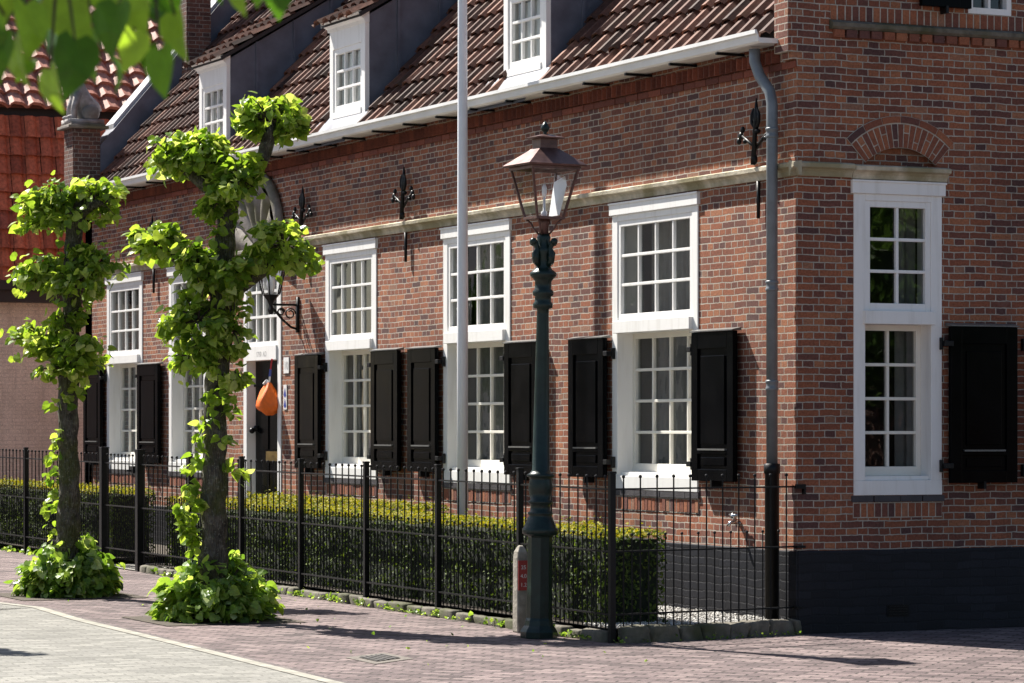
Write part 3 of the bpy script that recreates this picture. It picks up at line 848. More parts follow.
# dormers
def dormer(a0, a1, lean=.0):
    zb, zh, zt = 5.035, 6.0, 6.09
    X = .10
    mb = MB(); P = lambda a, z, d: (X-d, a, z)
    # casing and sash
    j = .10
    pbox(mb, P, a0, a0+j, zb, zh+.02, -.1, .02); pbox(mb, P, a1-j, a1, zb, zh+.02, -.1, .02)
    pbox(mb, P, a0+j, a1-j, 5.80, zh+.02, -.1, .02); pbox(mb, P, a0+j, a1-j, zb, zb+.07, -.1, .03)
    dm = mb.build('dormer', M['white'], house, bevel=.004)
    mb = MB(); fr = frame_bars(mb, P, a0+j, a1-j, zb+.07, 5.80, -.05, .008, .06, 3, 3, .026, .07)
    mb.build('sash', M['white'], dm, bevel=.003)
    g = MB(); g.face([P(fr[0], fr[2], -.03), P(fr[1], fr[2], -.03), P(fr[1], fr[3], -.03), P(fr[0], fr[3], -.03)]); g.build('pane', M['glass'], dm)
    g = MB(); g.face([P(fr[0]-.02, fr[2], -.09), P(fr[1]+.02, fr[2], -.09), P(fr[1]+.02, fr[3], -.09), P(fr[0]-.02, fr[3], -.09)]); g.build('blind', M['sign_white'], dm)
    # cornice
    mb = MB()
    prof = [(-.02, zh), (.03, zh), (.04, zh+.03), (.085, zh+.06), (.12, zh+.10), (.12, zh+.12), (-.02, zh+.12)]
    n = len(prof)
    e = [P(a0-.03, z, d) for d, z in prof]; f = [P(a1+.03, z, d) for d, z in prof]
    mb.add(e+f, [(i, (i+1) % n, n+(i+1) % n, n+i) for i in range(n)]+[tuple(range(n)), tuple(reversed(range(n, 2*n)))])
    mb.build('cornice', M['white'], dm)
    # cheeks: triangles between front, dormer roof and main roof
    s2 = .60
    xe = (zt+.02-roof_z(0)-s2*X)/(SL-s2)
    mb = MB()
    for a, b in ((a0-.008, a0+.03), (a1-.03, a1+.008)):
        t = [(X+.02, zb), (xe+.15, roof_z(xe+.15)-.05), (xe, zt+.0+s2*(xe-X)), (X+.02, zt+.0)]
        t = [(X+.03, zb-.1), (xe, roof_z(xe)-.1), (xe, zt+s2*(xe-X)), (X+.03, zt)]
        mb.add([(x, a, z) for x, z in t]+[(x, b, z) for x, z in t], [(0,1,2,3),(7,6,5,4),(0,4,5,1),(1,5,6,2),(2,6,7,3),(3,7,4,0)])
    # standing seams on the lead
    x = X+.35
    while x < xe-.2:
        mb.box(x, x+.03, a0-.03, a0-.006, max(roof_z(x), zb), zt+s2*(x-X)); x += .48
    mb.build('cheek', M['lead'], dm)
    # tiled lean-to roof
    sv2 = Vector((1, 0, s2)).normalized()
    mb = MB(); tiled(mb, Vector((X-.16, a0-.09, zt+.06-s2*.16)), Vector((0, 1, 0)), sv2, a1-a0+.30, (xe-X+.1)*math.hypot(1, s2), .235, .285, .05, .035)
    dr = mb.build('dormer_roof', M['tile'], dm)
    mb = MB()
    zz = lambda x: zt+.02+s2*(x-X)
    mb.add([(X-.10, a0-.07, zz(X-.1)), (X-.10, a1+.07, zz(X-.1)), (xe+.05, a1+.07, zz(xe+.05)), (xe+.05, a0-.07, zz(xe+.05)),
            (X-.10, a0-.07, zz(X-.1)+.05), (X-.10, a1+.07, zz(X-.1)+.05), (xe+.05, a1+.07, zz(xe+.05)+.05), (xe+.05, a0-.07, zz(xe+.05)+.05)],
           [(0,1,2,3),(4,5,6,7),(0,1,5,4),(2,3,7,6),(0,3,7,4),(1,2,6,5)])
    mb.build('roof_deck', M['eave_dark'], dm)
    mb = MB(); mb.add([(X-.02, a0-.1, zb+.005), (X-.02, a1+.35, zb+.005), (-.2, a1+.35, roof_z(-.2)+.06), (-.2, a0-.1, roof_z(-.2)+.06)], [(0,1,2,3)])
    mb.add([(X+.0, a1+.01, zb), (X+.9, a1+.01, roof_z(X+.9)+.09), (X+.9, a1+.2, roof_z(X+.9)+.05), (X-.25, a1+.3, roof_z(X-.25)+.07), (X-.25, a1, roof_z(X-.25)+.07)], [(0,1,2,3,4)])
    mb.build('apron', M['lead'], dm)
for a, b in DORM: dormer(a, b)

# ------------------------------------------------------------------ stone lion on the far pier
mb = MB(); c = Vector((-.08, LEN-.14, 5.745))
mb.box(c.x-.24, c.x+.24, c.y-.2, c.y+.2, c.z, c.z+.06)
mb.tube([c+Vector((.14, 0, .12)), c+Vector((.08, 0, .2)), c+Vector((-.02, 0, .34)), c+Vector((-.08, 0, .48)), c+Vector((-.1, 0, .58))], [.15, .17, .14, .12, .09], 12)
mb.ball(c+Vector((-.12, 0, .64)), .13, .12, .13, 12, 8)
mb.ball(c+Vector((-.22, 0, .61)), .07, .07, .06, 8, 6)
for sg in (-1, 1):
    mb.tube([c+Vector((-.09, sg*.09, .42)), c+Vector((-.15, sg*.1, .22)), c+Vector((-.16, sg*.1, .06))], [.06, .045, .05], 8)
    mb.ball(c+Vector((.07, sg*.13, .15)), .13, .07, .12, 10, 6); mb.ball(c+Vector((-.19, sg*.1, .085)), .07, .05, .035)
    mb.ball(c+Vector((-.07, sg*.09, .74)), .035, .025, .04)
solo(mb, 'stone_lion', M['statue'], (c.x, c.y, c.z), 'weathered grey stone sitting lion on the brick pier at the far roof corner', 'statue', smooth=True)

# ------------------------------------------------------------------ neighbouring house with red tiles
NY = 24.0
nb = empty('neighbouring_house', (0, NY, gz(NY)), 'neighbouring house with red hanging tiles, pinkish roof and beige painted brick wall', 'house')
mb = MB(); mb.box(-5, 6, NY, NY+7, 0, 3.55); mb.build('wall', M['tan_brick'], nb)
mb = MB(); mb.box(-5.1, 6.1, NY-.28, NY+.1, 3.54, 3.83); mb.box(-5.1, 6.1, NY-.34, NY-.281, 3.72, 3.86); mb.build('eave_board', M['eave_dark'], nb)
mb = MB(); tiled(mb, Vector((-5, NY-.12, 3.8)), Vector((1, 0, 0)), Vector((0, .12, 1)).normalized(), 10.8, 2.75, .235, .285, .05, .07, .006, lip=.014, fit=.965)
ht_ = mb.build('hanging_tiles', M['tile_red'], nb)
mb = MB(); mb.face([(-5, NY+.0, 3.8), (6, NY+.0, 3.8), (6, NY+.34, 6.6), (-5, NY+.34, 6.6)]); mb.build('tile_gap_shade', M['eave_dark'], ht_)  # near-black sheet whose colour puts shadow into the gaps between tiles
mb = MB(); tiled(mb, Vector((-5, NY+.12, 6.5)), Vector((1, 0, 0)), Vector((0, 1, .98)).normalized(), 10.8, 3.0, .30, .30, .06, .06, .008, lip=.06)
mb.face([(-5, NY+.2, 6.5), (6, NY+.2, 6.5), (6, NY+2.3, 8.5), (-5, NY+2.3, 8.5)])
mb.face([(-5, NY+7, 6.5), (6, NY+7, 6.5), (6, NY+2.3, 8.5), (-5, NY+2.3, 8.5)])
mb.face([(-5, NY+7, 3.5), (6, NY+7, 3.5), (6, NY+7, 6.5), (-5, NY+7, 6.5)])
mb.face([(6, NY, 3.5), (6, NY+7, 3.5), (6, NY+7, 6.5), (6, NY+2.3, 8.5), (6, NY, 6.5)])
mb.face([(-5, NY, 3.5), (-5, NY+7, 3.5), (-5, NY+7, 6.5), (-5, NY+2.3, 8.5), (-5, NY, 6.5)])
mb.build('roof', M['tile_pink'], nb)

# ------------------------------------------------------------------ front garden
def poly_sheet(name, pts, mat, kind='structure'):
    mb = MB(); mb.face(pts); return tag(mb.build(name, mat), kind=kind)
FX = -1.79
poly_sheet('garden_soil', [(FX+.02, -.2, .1), (-.02, .02, .1), (-.02, 11.2, .15), (FX+.02, 11.2, .15)], M['soil'])
poly_sheet('garden_soil', [(FX+.02, 12.6, .16), (-.02, 12.85, .16), (-.02, 30, .26), (FX+.02, 30, .26)], M['soil'])
poly_sheet('path', [(FX-.05, 11.2, gz(11.2)+.012), (-.02, 11.2, gz(11.2)+.012), (-.02, 12.7, gz(12.7)+.012), (FX-.05, 12.7, gz(12.7)+.012)], M['road'])
mb = MB()
for k in range(5200):
    y = U(-.2, 2.4); x = U(FX+.05, -.03)
    if y < -.22+(x-FX)*.14: continue
    if y > .45 and x < -.98: continue
    s = U(.008, .018); c = Vector((x, y, .103+U(0, .012)))
    R3 = Matrix.Rotation(U(0, 6.28), 3, 'Z') @ Matrix.Rotation(U(-.6, .6), 3, 'X')
    vs = [c+R3 @ Vector(p)*s for p in ((1, 0, 0), (-.9, .1, 0), (.1, .8, 0), (0, -.85, .1), (.1, 0, .6), (0, 0, -.6))]
    mb.add(vs, [(0, 2, 4), (2, 1, 4), (1, 3, 4), (3, 0, 4), (2, 0, 5), (1, 2, 5), (3, 1, 5), (0, 3, 5)], random.random())
tag(mb.build('gravel', M['pebble']), 'pale gravel bed between the corner railing and the black plinth', 'gravel', kind='stuff')

# rough edging stones
ed = empty('stone_edging', (FX, 0, 0), 'low mossy row of rough edging stones under the black railing', 'stone edging')
def stone(c, hx, hy, hz, ang):
    mb = MB(); R3 = Matrix.Rotation(ang, 3, 'Z'); vs = []
    n = 4
    # rounded box grid via superellipsoid
    m1, m2 = 12, 7
    for i in range(1, m2):
        ph = math.pi*i/m2-math.pi/2
        for k in range(m1):
            th = 2*math.pi*k/m1
            e = lambda t: math.copysign(abs(t)**.24, t)
            p = Vector((e(math.cos(ph))*e(math.cos(th))*hx, e(math.cos(ph))*e(math.sin(th))*hy, e(math.sin(ph))*hz))
            nn = noise.noise(Vector((c[0]*3+p.x*9, c[1]*3+p.y*9, p.z*9)))
            vs.append(Vector(c)+R3 @ (p*(1+.24*nn)))
    fs = [(i*m1+k, i*m1+(k+1) % m1, (i+1)*m1+(k+1) % m1, (i+1)*m1+k) for i in range(m2-2) for k in range(m1)]
    fs.append(tuple(range((m2-2)*m1, (m2-1)*m1)))
    mb.add(vs, fs); mb.build('stone', M['edging'], ed, smooth=True)
ra = math.atan2(.30, 1.79)
t = .05
while t < 1.76:
    L = U(.19, .30); L = min(L, 1.82-t)
    stone((FX+(t+L/2)*math.cos(ra), -.30+(t+L/2)*math.sin(ra), .05), L/2-.006, .075, U(.062, .078), ra+U(-.05, .05)); t += L
y = -.2
while y < 11.0:
    L = U(.22, .42); stone((FX-.0+U(-.015, .015), y+L/2, gz(y)+.02), .07, L/2-.008, U(.045, .07), U(-.08, .08)); y += L

# hedges
def hedge(name, x0, x1, y0, y1, ztop, label):
    h = empty(name, ((x0+x1)/2, (y0+y1)/2, gz(y0)+.1), label, 'hedge')
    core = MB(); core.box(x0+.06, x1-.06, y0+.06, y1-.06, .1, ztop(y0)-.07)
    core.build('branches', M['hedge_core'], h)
    mb = MB()
    def put(p, nrm, s, rnd):
        nrm = (Vector(nrm)+Vector((U(-.9, .9), U(-.9, .9), U(-.7, .9)))).normalized()
        a = nrm.orthogonal().normalized(); a = Matrix.Rotation(U(0, 6.28), 3, nrm) @ a; b = nrm.cross(a)
        p = Vector(p)
        mb.add([p-a*s, p+b*s*.55+nrm*s*.2, p+a*s, p-b*s*.55+nrm*s*.2], [(0, 1, 2), (0, 2, 3)], rnd)
    area_side = (y1-y0)*(ztop(y0)-.1)
    def bumpy(y, z): return .06*noise.noise(Vector((x0*2, y*2.3, z*3.1)))+.02*noise.noise(Vector((y*7, z*7, x0)))
    for k in range(int(area_side*1500)):
        y = U(y0, y1); z = U(.1, ztop(y)); dd = U(0, .09)
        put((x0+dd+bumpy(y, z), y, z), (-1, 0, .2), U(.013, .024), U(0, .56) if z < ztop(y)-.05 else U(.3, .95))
    for k in range(int(area_side*350)):
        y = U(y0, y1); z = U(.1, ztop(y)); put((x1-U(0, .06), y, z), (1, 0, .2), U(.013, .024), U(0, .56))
    for yy, sg in ((y0, -1), (y1, 1)):
        for k in range(int((x1-x0)*(ztop(yy)-.1)*2200)):
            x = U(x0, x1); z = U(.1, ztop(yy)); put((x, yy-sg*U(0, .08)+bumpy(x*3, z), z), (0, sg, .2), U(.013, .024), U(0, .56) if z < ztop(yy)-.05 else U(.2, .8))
    for k in range(int((x1-x0)*(y1-y0)*2300)):
        x, y = U(x0, x1), U(y0, y1)
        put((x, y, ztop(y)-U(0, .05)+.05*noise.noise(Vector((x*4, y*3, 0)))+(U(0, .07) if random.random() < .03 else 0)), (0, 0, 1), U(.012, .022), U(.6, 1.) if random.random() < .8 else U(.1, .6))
    mb.build('foliage', M['hedge'], h)
    return h
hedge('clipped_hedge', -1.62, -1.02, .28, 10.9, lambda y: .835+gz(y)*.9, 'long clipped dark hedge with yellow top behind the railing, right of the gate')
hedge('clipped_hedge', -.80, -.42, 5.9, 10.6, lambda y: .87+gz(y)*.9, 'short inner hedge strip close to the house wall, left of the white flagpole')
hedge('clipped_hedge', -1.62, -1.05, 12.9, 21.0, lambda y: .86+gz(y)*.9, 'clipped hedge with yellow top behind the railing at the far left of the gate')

# ------------------------------------------------------------------ iron railing
def panel(par, p0, p1, nb, name='railing_panel'):
    p0, p1 = Vector(p0), Vector(p1); dirv = (p1-p0); L = dirv.length
    mb = MB()
    for k in range(nb):
        t = (k+.5)/nb; p = p0+dirv*t
        mb.tube([p+Vector((0, 0, .10)), p+Vector((0, 0, 1.265))],   .0068, 6); mb.ball(p+Vector((0, 0, 1.275)), .0145, n=7, m=5)
        if k < nb-1:
            q = p0+dirv*((k+1.)/nb)
            mb.tube([q+Vector((0, 0, .10)), q+Vector((0, 0, .82))],  .0058, 6); mb.ball(q+Vector((0, 0, .828)), .0125, n=7, m=5)
    pn = mb.build(name, M['iron'], par)
    u = dirv.normalized(); s = Vector((-u.y, u.x, 0))
    mb = MB()
    for z in (.215, .70, 1.18):
        c = (p0+p1)/2+Vector((0, 0, z)); mb.obox(c, dirv/2*.999, s*.015, Vector((0, 0, .0065)))
    mb.build('rail', M['iron'], pn)
def post(par, x, y, r=.024, h=1.30, z0=None):
    z0 = gz(y) if z0 is None else z0
    mb = MB(); mb.box(x-r, x+r, y-r, y+r, z0-.05, z0+h); mb.box(x-r-.004, x+r+.004, y-r-.004, y+r+.004, z0+h+.0005, z0+h+.018)
    mb.build('post', M['iron'], par, bevel=.004)
fr_ = empty('iron_railing', (FX, 5, gz(5)), 'long black iron railing in front of the hedge, right of the gate', 'railing')
py = [-.255, 1.40, 3.06, 4.69, 6.33, 7.98, 9.56]
for y in py: post(fr_, FX, y)
ally = py+[11.2]
for a, b in zip(ally, ally[1:]): panel(fr_, (FX, a+.03, gz(a)), (FX, b-.03, gz(b)), 10)
cr = empty('iron_railing', (-.9, -.1, 0), 'short black iron railing turning from the corner post to the house corner', 'railing')
panel(cr, (FX+.03, -.25, 0), (-.005, .035, .0), 11)
mb = MB(); mb.box(-.02, .06, -.04, .0, 1.165, 1.20); mb.box(.045, .06, -.04, .0, 1.12, 1.165); mb.box(-.02, .06, -.035, .0, .69, .71); mb.box(-.02, .03, -.035, .0, .205, .225)
mb.build('wall_bracket', M['iron'], cr)
gt = empty('garden_gate', (FX, 11.9, gz(11.9)), 'black iron garden gate between two thicker posts in the railing', 'gate')
post(gt, FX, 11.23, .045, 1.33); post(gt, FX, 12.53, .045, 1.34)
panel(gt, (FX, 11.29, gz(11.3)), (FX, 12.47, gz(12.4)), 9, 'gate_leaf')
mb = MB(); mb.box(FX-.06, FX+.02, 11.30, 11.42, gz(11.3)+1.08, gz(11.3)+1.16); mb.box(FX-.11, FX-.06, 11.36, 11.39, gz(11.3)+1.10, gz(11.3)+1.12); mb.build('latch', M['iron'], gt)
fl = empty('iron_railing', (FX, 17, gz(17)), 'black iron railing running on past the far side of the gate at left', 'railing')
py = [14.10, 15.69, 17.3, 18.9, 20.5]
for y in py: post(fl, FX, y)
ally = [12.56]+py
for a, b in zip(ally, ally[1:]): panel(fl, (FX, a+.03, gz(a)), (FX, b-.03, gz(b)), 10)

# ------------------------------------------------------------------ lamp post
LX, LY = -2.075, .45
lp = empty('street_lamp', (LX, LY, gz(LY)), 'dark green cast iron street lamp with a square copper lantern in front of the railing', 'street lamp')
c = (LX, LY, gz(LY))
mb = MB()
mb.lathe([(.145, 0), (.148, .05), (.135, .075), (.115, .1), (.108, .14), (.1, .16), (.096, .80), (.106, .82)], c, 8, rad(22.5))
base = mb.build('base', M['green_iron'], lp, bevel=.004)
mb = MB()
mb.lathe([(.108, .815), (.14, .83), (.144, .87), (.128, .885), (.124, .905), (.115, .92), (.10, .96), (.088, .975), (.1, .985), (.1, 1.0), (.082, 1.01), (.078, 1.06), (.098, 1.075), (.1, 1.09),
          (.08, 1.1), (.092, 1.16), (.098, 1.2), (.088, 1.26), (.085, 1.275), (.11, 1.285), (.112, 1.30), (.085, 1.315), (.070, 1.34), (.058, 2.0), (.048, 2.58), (.048, 2.62), (.075, 2.63), (.08, 2.66), (.066, 2.68),
          (.064, 2.72), (.082, 2.73), (.084, 2.76), (.066, 2.78), (.066, 2.84), (.08, 2.86), (.105, 2.885), (.108, 2.905), (.085, 2.925), (.07, 2.935), (.058, 2.96), (.06, 3.05), (.075, 3.08), (.06, 3.11), (.05, 3.16), (.055, 3.19), (.045, 3.215)], c, 20)
mb.build('column', M['green_iron'], lp, smooth=True)
mb = MB()
for k in range(4):
    th = k*math.pi/2+rad(20); e = Vector((math.cos(th), math.sin(th), 0)); o = Vector(c)
    mb.tube([o+e*.05+Vector((0, 0, 2.97)), o+e*.085+Vector((0, 0, 3.0)), o+e*.09+Vector((0, 0, 3.06)), o+e*.07+Vector((0, 0, 3.1)), o+e*.095+Vector((0, 0, 3.15)), o+e*.12+Vector((0, 0, 3.165))], [.022, .026, .03, .02, .022, .016], 7)
    mb.ball(o+e*.115+Vector((0, 0, 3.155)), .03, n=7); mb.ball(o+e*.085+Vector((0, 0, 3.03)), .032, n=7)
mb.build('scroll_ornament', M['green_iron'], lp, smooth=True)
mb = MB(); o = Vector(c)
mb.lathe([(.04, 3.21), (.036, 3.30), (.05, 3.335)], c, 12)
for sx in (-1, 1):
    for sy in (-1, 1):
        mb.tube([o+Vector((sx*.03, sy*.03, 3.215)), o+Vector((sx*.06, sy*.06, 3.26)), o+Vector((sx*.075, sy*.075, 3.30)), o+Vector((sx*.11, sy*.11, 3.345))], .008, 6)
mb.build('cradle', M['copper'], lp, smooth=True)
zb, zt, hb, ht = 3.345, 3.745, .112, .20
mb = MB()
mb.box(c[0]-hb-.012, c[0]+hb+.012, c[1]-hb-.012, c[1]+hb+.012, c[2]+zb-.012, c[2]+zb+.008)
for sx in (-1, 1):
    for sy in (-1, 1):
        mb.tube([o+Vector((sx*hb, sy*hb, zb)), o+Vector((sx*ht, sy*ht, zt))], .012, 4, phase=math.pi/4)
# top frame
for s in (-1, 1):
    mb.box(c[0]-ht-.012, c[0]+ht+.012, c[1]+s*ht-.012, c[1]+s*ht+.012, c[2]+zt-.02, c[2]+zt+.004)
    mb.box(c[0]+s*ht-.012, c[0]+s*ht+.012, c[1]-ht+.0125, c[1]+ht-.0125, c[2]+zt-.019, c[2]+zt+.003)
lan = mb.build('lantern', M['copper'], lp)
mb = MB()
prof = [(.245, zt+.005), (.25, zt+.018), (.10, zt+.135), (.085, zt+.15), (.074, zt+.155), (.074, zt+.225), (.115, zt+.23), (.118, zt+.24), (.02, zt+.268)]
mb.lathe([(r*math.sqrt(2), z) for r, z in prof], c, 4, math.pi/4)
mb.build('lantern_roof', M['copper'], lan)
mb = MB(); mb.lathe([(.012, zt+.26), (.016, zt+.275), (.012, zt+.28), (.032, zt+.30), (.036, zt+.32), (.024, zt+.345), (.006, zt+.37)], c, 12); mb.build('finial', M['green_iron'], lan, smooth=True)
g = MB(); e = .98
for (ax, ay), (bx, by) in (((-1,-1),(1,-1)), ((1,-1),(1,1)), ((1,1),(-1,1)), ((-1,1),(-1,-1))):
    g.face([o+Vector((ax*hb*e, ay*hb*e, zb+.01)), o+Vector((bx*hb*e, by*hb*e, zb+.01)), o+Vector((bx*ht*e, by*ht*e, zt-.02)), o+Vector((ax*ht*e, ay*ht*e, zt-.02))])
g.build('pane', M['lamp_glass'], lan)
mb = MB(); mb.face([o+Vector((.085, -.10, zb+.02)), o+Vector((.085, .09, zb+.02)), o+Vector((.15, .14, zt-.1)), o+Vector((.15, -.06, zt-.06)), o+Vector((.13, -.135, zt-.14))])
mb.build('sky_reflection', M['white_glass'], lan)  # white panel painted in for the sky reflected in the lantern glass
mb = MB(); mb.lathe([(.025, zb+.01), (.025, zb+.05), (.010, zb+.06), (.010, zb+.16)], c, 10); mb.lathe([(.012, zb+.16), (.02, zb+.2), (.02, zb+.24), (.01, zb+.27)], c, 10)
mb.build('burner', M['white_glass'], lan, smooth=True)

lp.rotation_euler = Vector((0, 0, 1)).rotation_difference(Vector((.0125*RX, .0125*RY, 1)).normalized()).to_euler(); lp.scale = (1, 1, .985)
# bollard with red sign
bx, by = -1.945, 1.06
bo = empty('marker_post', (bx, by, gz(by)), 'small concrete marker post with a red sign behind the street lamp', 'marker post')
mb = MB(); mb.lathe([(.072, 0), (.068, .60), (.06, .65), (.025, .70)], (bx, by, gz(by)), 4, rad(45)); mb.build('post_body', M['concrete'], bo, bevel=.01)
mb = MB(); mb.box(bx-.046, bx+.046, by-.056, by-.051, gz(by)+.34, gz(by)+.58); sg = mb.build('red_sign', M['red_sign'], bo)
def Sg(a, z, d): return (a, by-.0565-d, z)
for k, s in enumerate(('25', '4.0', '1.2')): text(s, .045, M['sign_white'], Sg, bx, gz(by)+.51-k*.07, .0, sg, 'lettering', False)

# flagpole
mb = MB(); fx, fy = -.62, 5.15
mb.lathe([(.052, .0), (.052, 2.5), (.047, 4.6), (.038, 7.2), (.03, 7.6)], (fx, fy, .1), 14); mb.lathe([(.03, 7.6), (.06, 7.66), (.055, 7.75), (.01, 7.8)], (fx, fy, .1), 12)
mb.lathe([(.09, 0), (.09, .05), (.06, .06)], (fx, fy, .1), 12)
solo(mb, 'flagpole', M['flag_white'], (fx, fy, .1), 'tall white flagpole standing in the front garden before the house', 'flagpole', smooth=True)

# orange string bag hung at the door
bag = empty('string_bag', (.12, 12.07, 1.7), 'orange string bag hanging from a ribbon in front of the black door', 'bag')
mb = MB(); n, m1 = 18, 12; vs = []
yb, X0 = 11.80, -.06
for i in range(m1+1):
    t = i/m1; zz = 2.17-.36*t
    tab = [(0, .03), (.1, .06), (.3, .115), (.55, .165), (.8, .172), (.93, .13), (1.01, .05)]
    for (ta, rA), (tb_, rB) in zip(tab, tab[1:]):
        if ta <= t <= tb_: r = rA+(rB-rA)*(t-ta)/(tb_-ta)
    for k in range(n):
        th = 2*math.pi*k/n; f = 1+.17*math.sin(5*th+1+t)*(1-t*.4)+.10*math.sin(3*th+7*t)+.05*math.sin(9*th)
        vs.append((X0+r*.75*f*math.cos(th), yb+r*f*math.sin(th)+.02*math.sin(t*3), zz+.02*math.sin(3*th)*t))
fs = [(i*n+k, i*n+(k+1) % n, (i+1)*n+(k+1) % n, (i+1)*n+k) for i in range(m1) for k in range(n)]+[tuple(range(m1*n, m1*n+n))]
mb.add(vs, fs); mb.build('sack', M['orange'], bag, smooth=True)
mb = MB(); mb.tube([(X0, yb+.0, 2.13), (X0-.02, yb+.03, 2.19), (X0-.03, yb+.05, 2.15)], [.03, .022, .03], 7); mb.tube([(X0, yb, 2.15), (X0+.005, yb-.015, 2.24)], .012, 6); mb.build('white_ribbon', M['sign_white'], bag)
mb = MB(); mb.tube([(X0+.005, yb-.015, 2.24), (X0+.01, yb-.025, 2.32)], .016, 6); mb.build('blue_ribbon', M['blue_cap'], bag)
mb = MB(); mb.tube([(X0+.01, yb-.025, 2.32), (X0+.02, yb-.045, 2.44)], .011, 6); mb.build('red_ribbon', M['ribbon_red'], bag)

# wall lantern right of the door
wy = 11.02
wl = empty('wall_lantern', (0, wy, 2.9), 'black wall lantern on a scrolled iron bracket beside the front door', 'wall lantern')
mb = MB()
mb.box(-.025, 0.0, wy-.03, wy+.03, 2.72, 3.12); mb.tube([(-.02, wy, 3.03), (-.33, wy, 3.03)], .014, 6); mb.tube([(-.02, wy, 2.76), (-.09, wy, 2.78), (-.19, wy, 2.86), (-.28, wy, 2.96), (-.33, wy, 3.0)], .014, 6)
for cx_, cz_, r in ((-.10, 2.93, .065), (-.21, 2.95, .045)):
    mb.tube([(cx_+r*math.cos(t*.5)*(1-t*.03), wy, cz_+r*math.sin(t*.5)*(1-t*.03)) for t in range(18)], .009, 5)
mb.build('bracket', M['iron'], wl, smooth=True)
wo = Vector((-.33, wy, 3.02))
mb = MB()
mb.lathe([(.02, -.1), (.04, -.05), (.022, -.0), (.04, .05), (.085, .1), (.1, .118)], wo, 6)
for k in range(6):
    th = k*math.pi/3; e = Vector((math.cos(th), math.sin(th), 0))
    mb.tube([wo+e*.10+Vector((0, 0, .12)), wo+e*.185+Vector((0, 0, .46))], .009, 5)
mb.lathe([(.205, .46), (.205, .48), (.09, .6), (.06, .61), (.06, .65), (.08, .66), (.02, .7)], wo, 6)
mb.build('lantern_frame', M['iron'], wl)
g = MB(); g.lathe([(.098, .12), (.182, .46)], wo, 6); g.build('pane', M['lamp_glass'], wl)
mb = MB(); mb.lathe([(.03, .12), (.05, .22), (.05, .32), (.02, .36)], wo, 10); mb.build('bulb', M['white_glass'], wl, smooth=True)

# drain cover in the pavement
dc = [ground_pt(345, 658), ground_pt(375, 664.5), ground_pt(414, 659), ground_pt(384, 653)]
mb = MB(); mb.face([(p.x, p.y, gz(p.y)+.004) for p in dc])
cm = sum(dc, Vector())/4
mb.org = Vector((cm.x, cm.y, gz(cm.y)))
dr = tag(mb.build('drain_cover', M['drain_frame'], None), 'rectangular iron drain cover set in the pink pavement', 'drain cover')
inner = [cm+(p-cm)*.62 for p in dc]
mb = MB(); mb.face([(p.x, p.y, gz(p.y)+.0085) for p in inner])
for k in range(5):
    a = inner[0].lerp(inner[3], (k+.5)/5); b = inner[1].lerp(inner[2], (k+.5)/5)
    q = (inner[3]-inner[0])*.045
    mb.face([(a.x-q.x, a.y-q.y, gz(a.y)+.013), (b.x-q.x, b.y-q.y, gz(b.y)+.013), (b.x+q.x, b.y+q.y, gz(b.y)+.013), (a.x+q.x, a.y+q.y, gz(a.y)+.013)])
mb.build('grate', M['iron_cover'], dr)

# ------------------------------------------------------------------ lime trees
def leaf(mb, p, tip, nrm, s, rnd, curl=.25, detail=True, wide=1.):
    tip = tip.normalized(); b = nrm.cross(tip)
    if b.length < 1e-3: b = tip.orthogonal()
    b.normalize(); n = tip.cross(b)
    if n.dot(nrm) < 0: n = -n
    # heart-shaped half outlines, folded on the midrib
    half = [(-.12, .22*wide), (.02, .44*wide), (.30, .50*wide), (.62, .34*wide)] if detail else [(.0, .42), (.45, .45)]
    ctr = [p+tip*(0), p+tip*(.5*s)+n*(.03*s), p+tip*s-n*(curl*.6*s)]
    L = [p+tip*(x*s)+b*(w*s)+n*(curl*w*s*.7-curl*x*x*.45*s) for x, w in half]
    R_ = [p+tip*(x*s)-b*(w*s)+n*(curl*w*s*.7-curl*x*x*.45*s) for x, w in half]
    vs = ctr+L+R_; h = len(half)
    fl = (0,)+tuple(3+i for i in range(h))+(2, 1)
    frr = (0, 1, 2)+tuple(3+h+i for i in reversed(range(h)))
    mb.add(vs, [fl[::-1], frr[::-1]], rnd)

def rvec():
    while True:
        v = Vector((U(-1, 1), U(-1, 1), U(-1, 1)))
        if .05 < v.length < 1: return v.normalized()

SUN = Vector((-.204, .623, .755))
def clump(mb, tw, c, rx, rz, n, s0, s1, root=None, shell=.45):
    """leaves through an ellipsoid; c centre, rx horizontal radius, rz vertical radius"""
    sub = [(Vector((U(-.7, .7)*rx, U(-.7, .7)*rx, U(-.6, .66)*rz)), U(.28, .52)) for i in range(9)]
    for k in range(n):
        if random.random() < .82:
            sc_, f = random.choice(sub); d = rvec(); r = U(.35, 1)**.5*f
            off = sc_+Vector((d.x*rx*r, d.y*rx*r, d.z*rz*r))
        else:
            d = rvec(); r = U(.5, 1.16); off = Vector((d.x*rx*r, d.y*rx*r, d.z*rz*r))
        p = c+off
        out = Vector((off.x/rx, off.y/rx, off.z/rz))
        nrm = (Vector((0, 0, .3))+SUN*.45+out*.5+rvec()*.8).normalized()
        tip = (Vector((out.x, out.y, -.35))+rvec()*.75)
        tip = tip-nrm*tip.dot(nrm)*.7
        if tip.length < .05: tip = rvec()
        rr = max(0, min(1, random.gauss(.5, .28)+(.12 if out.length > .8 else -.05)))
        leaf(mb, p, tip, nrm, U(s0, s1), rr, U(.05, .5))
        if tw is not None and k % 9 == 0:
            q = root if root is not None else c
            tw.tube([q+(p-q)*.15, q+(p-q)*.6+Vector((0, 0, .02)), p], [.009, .006, .003], 4, cap=False)

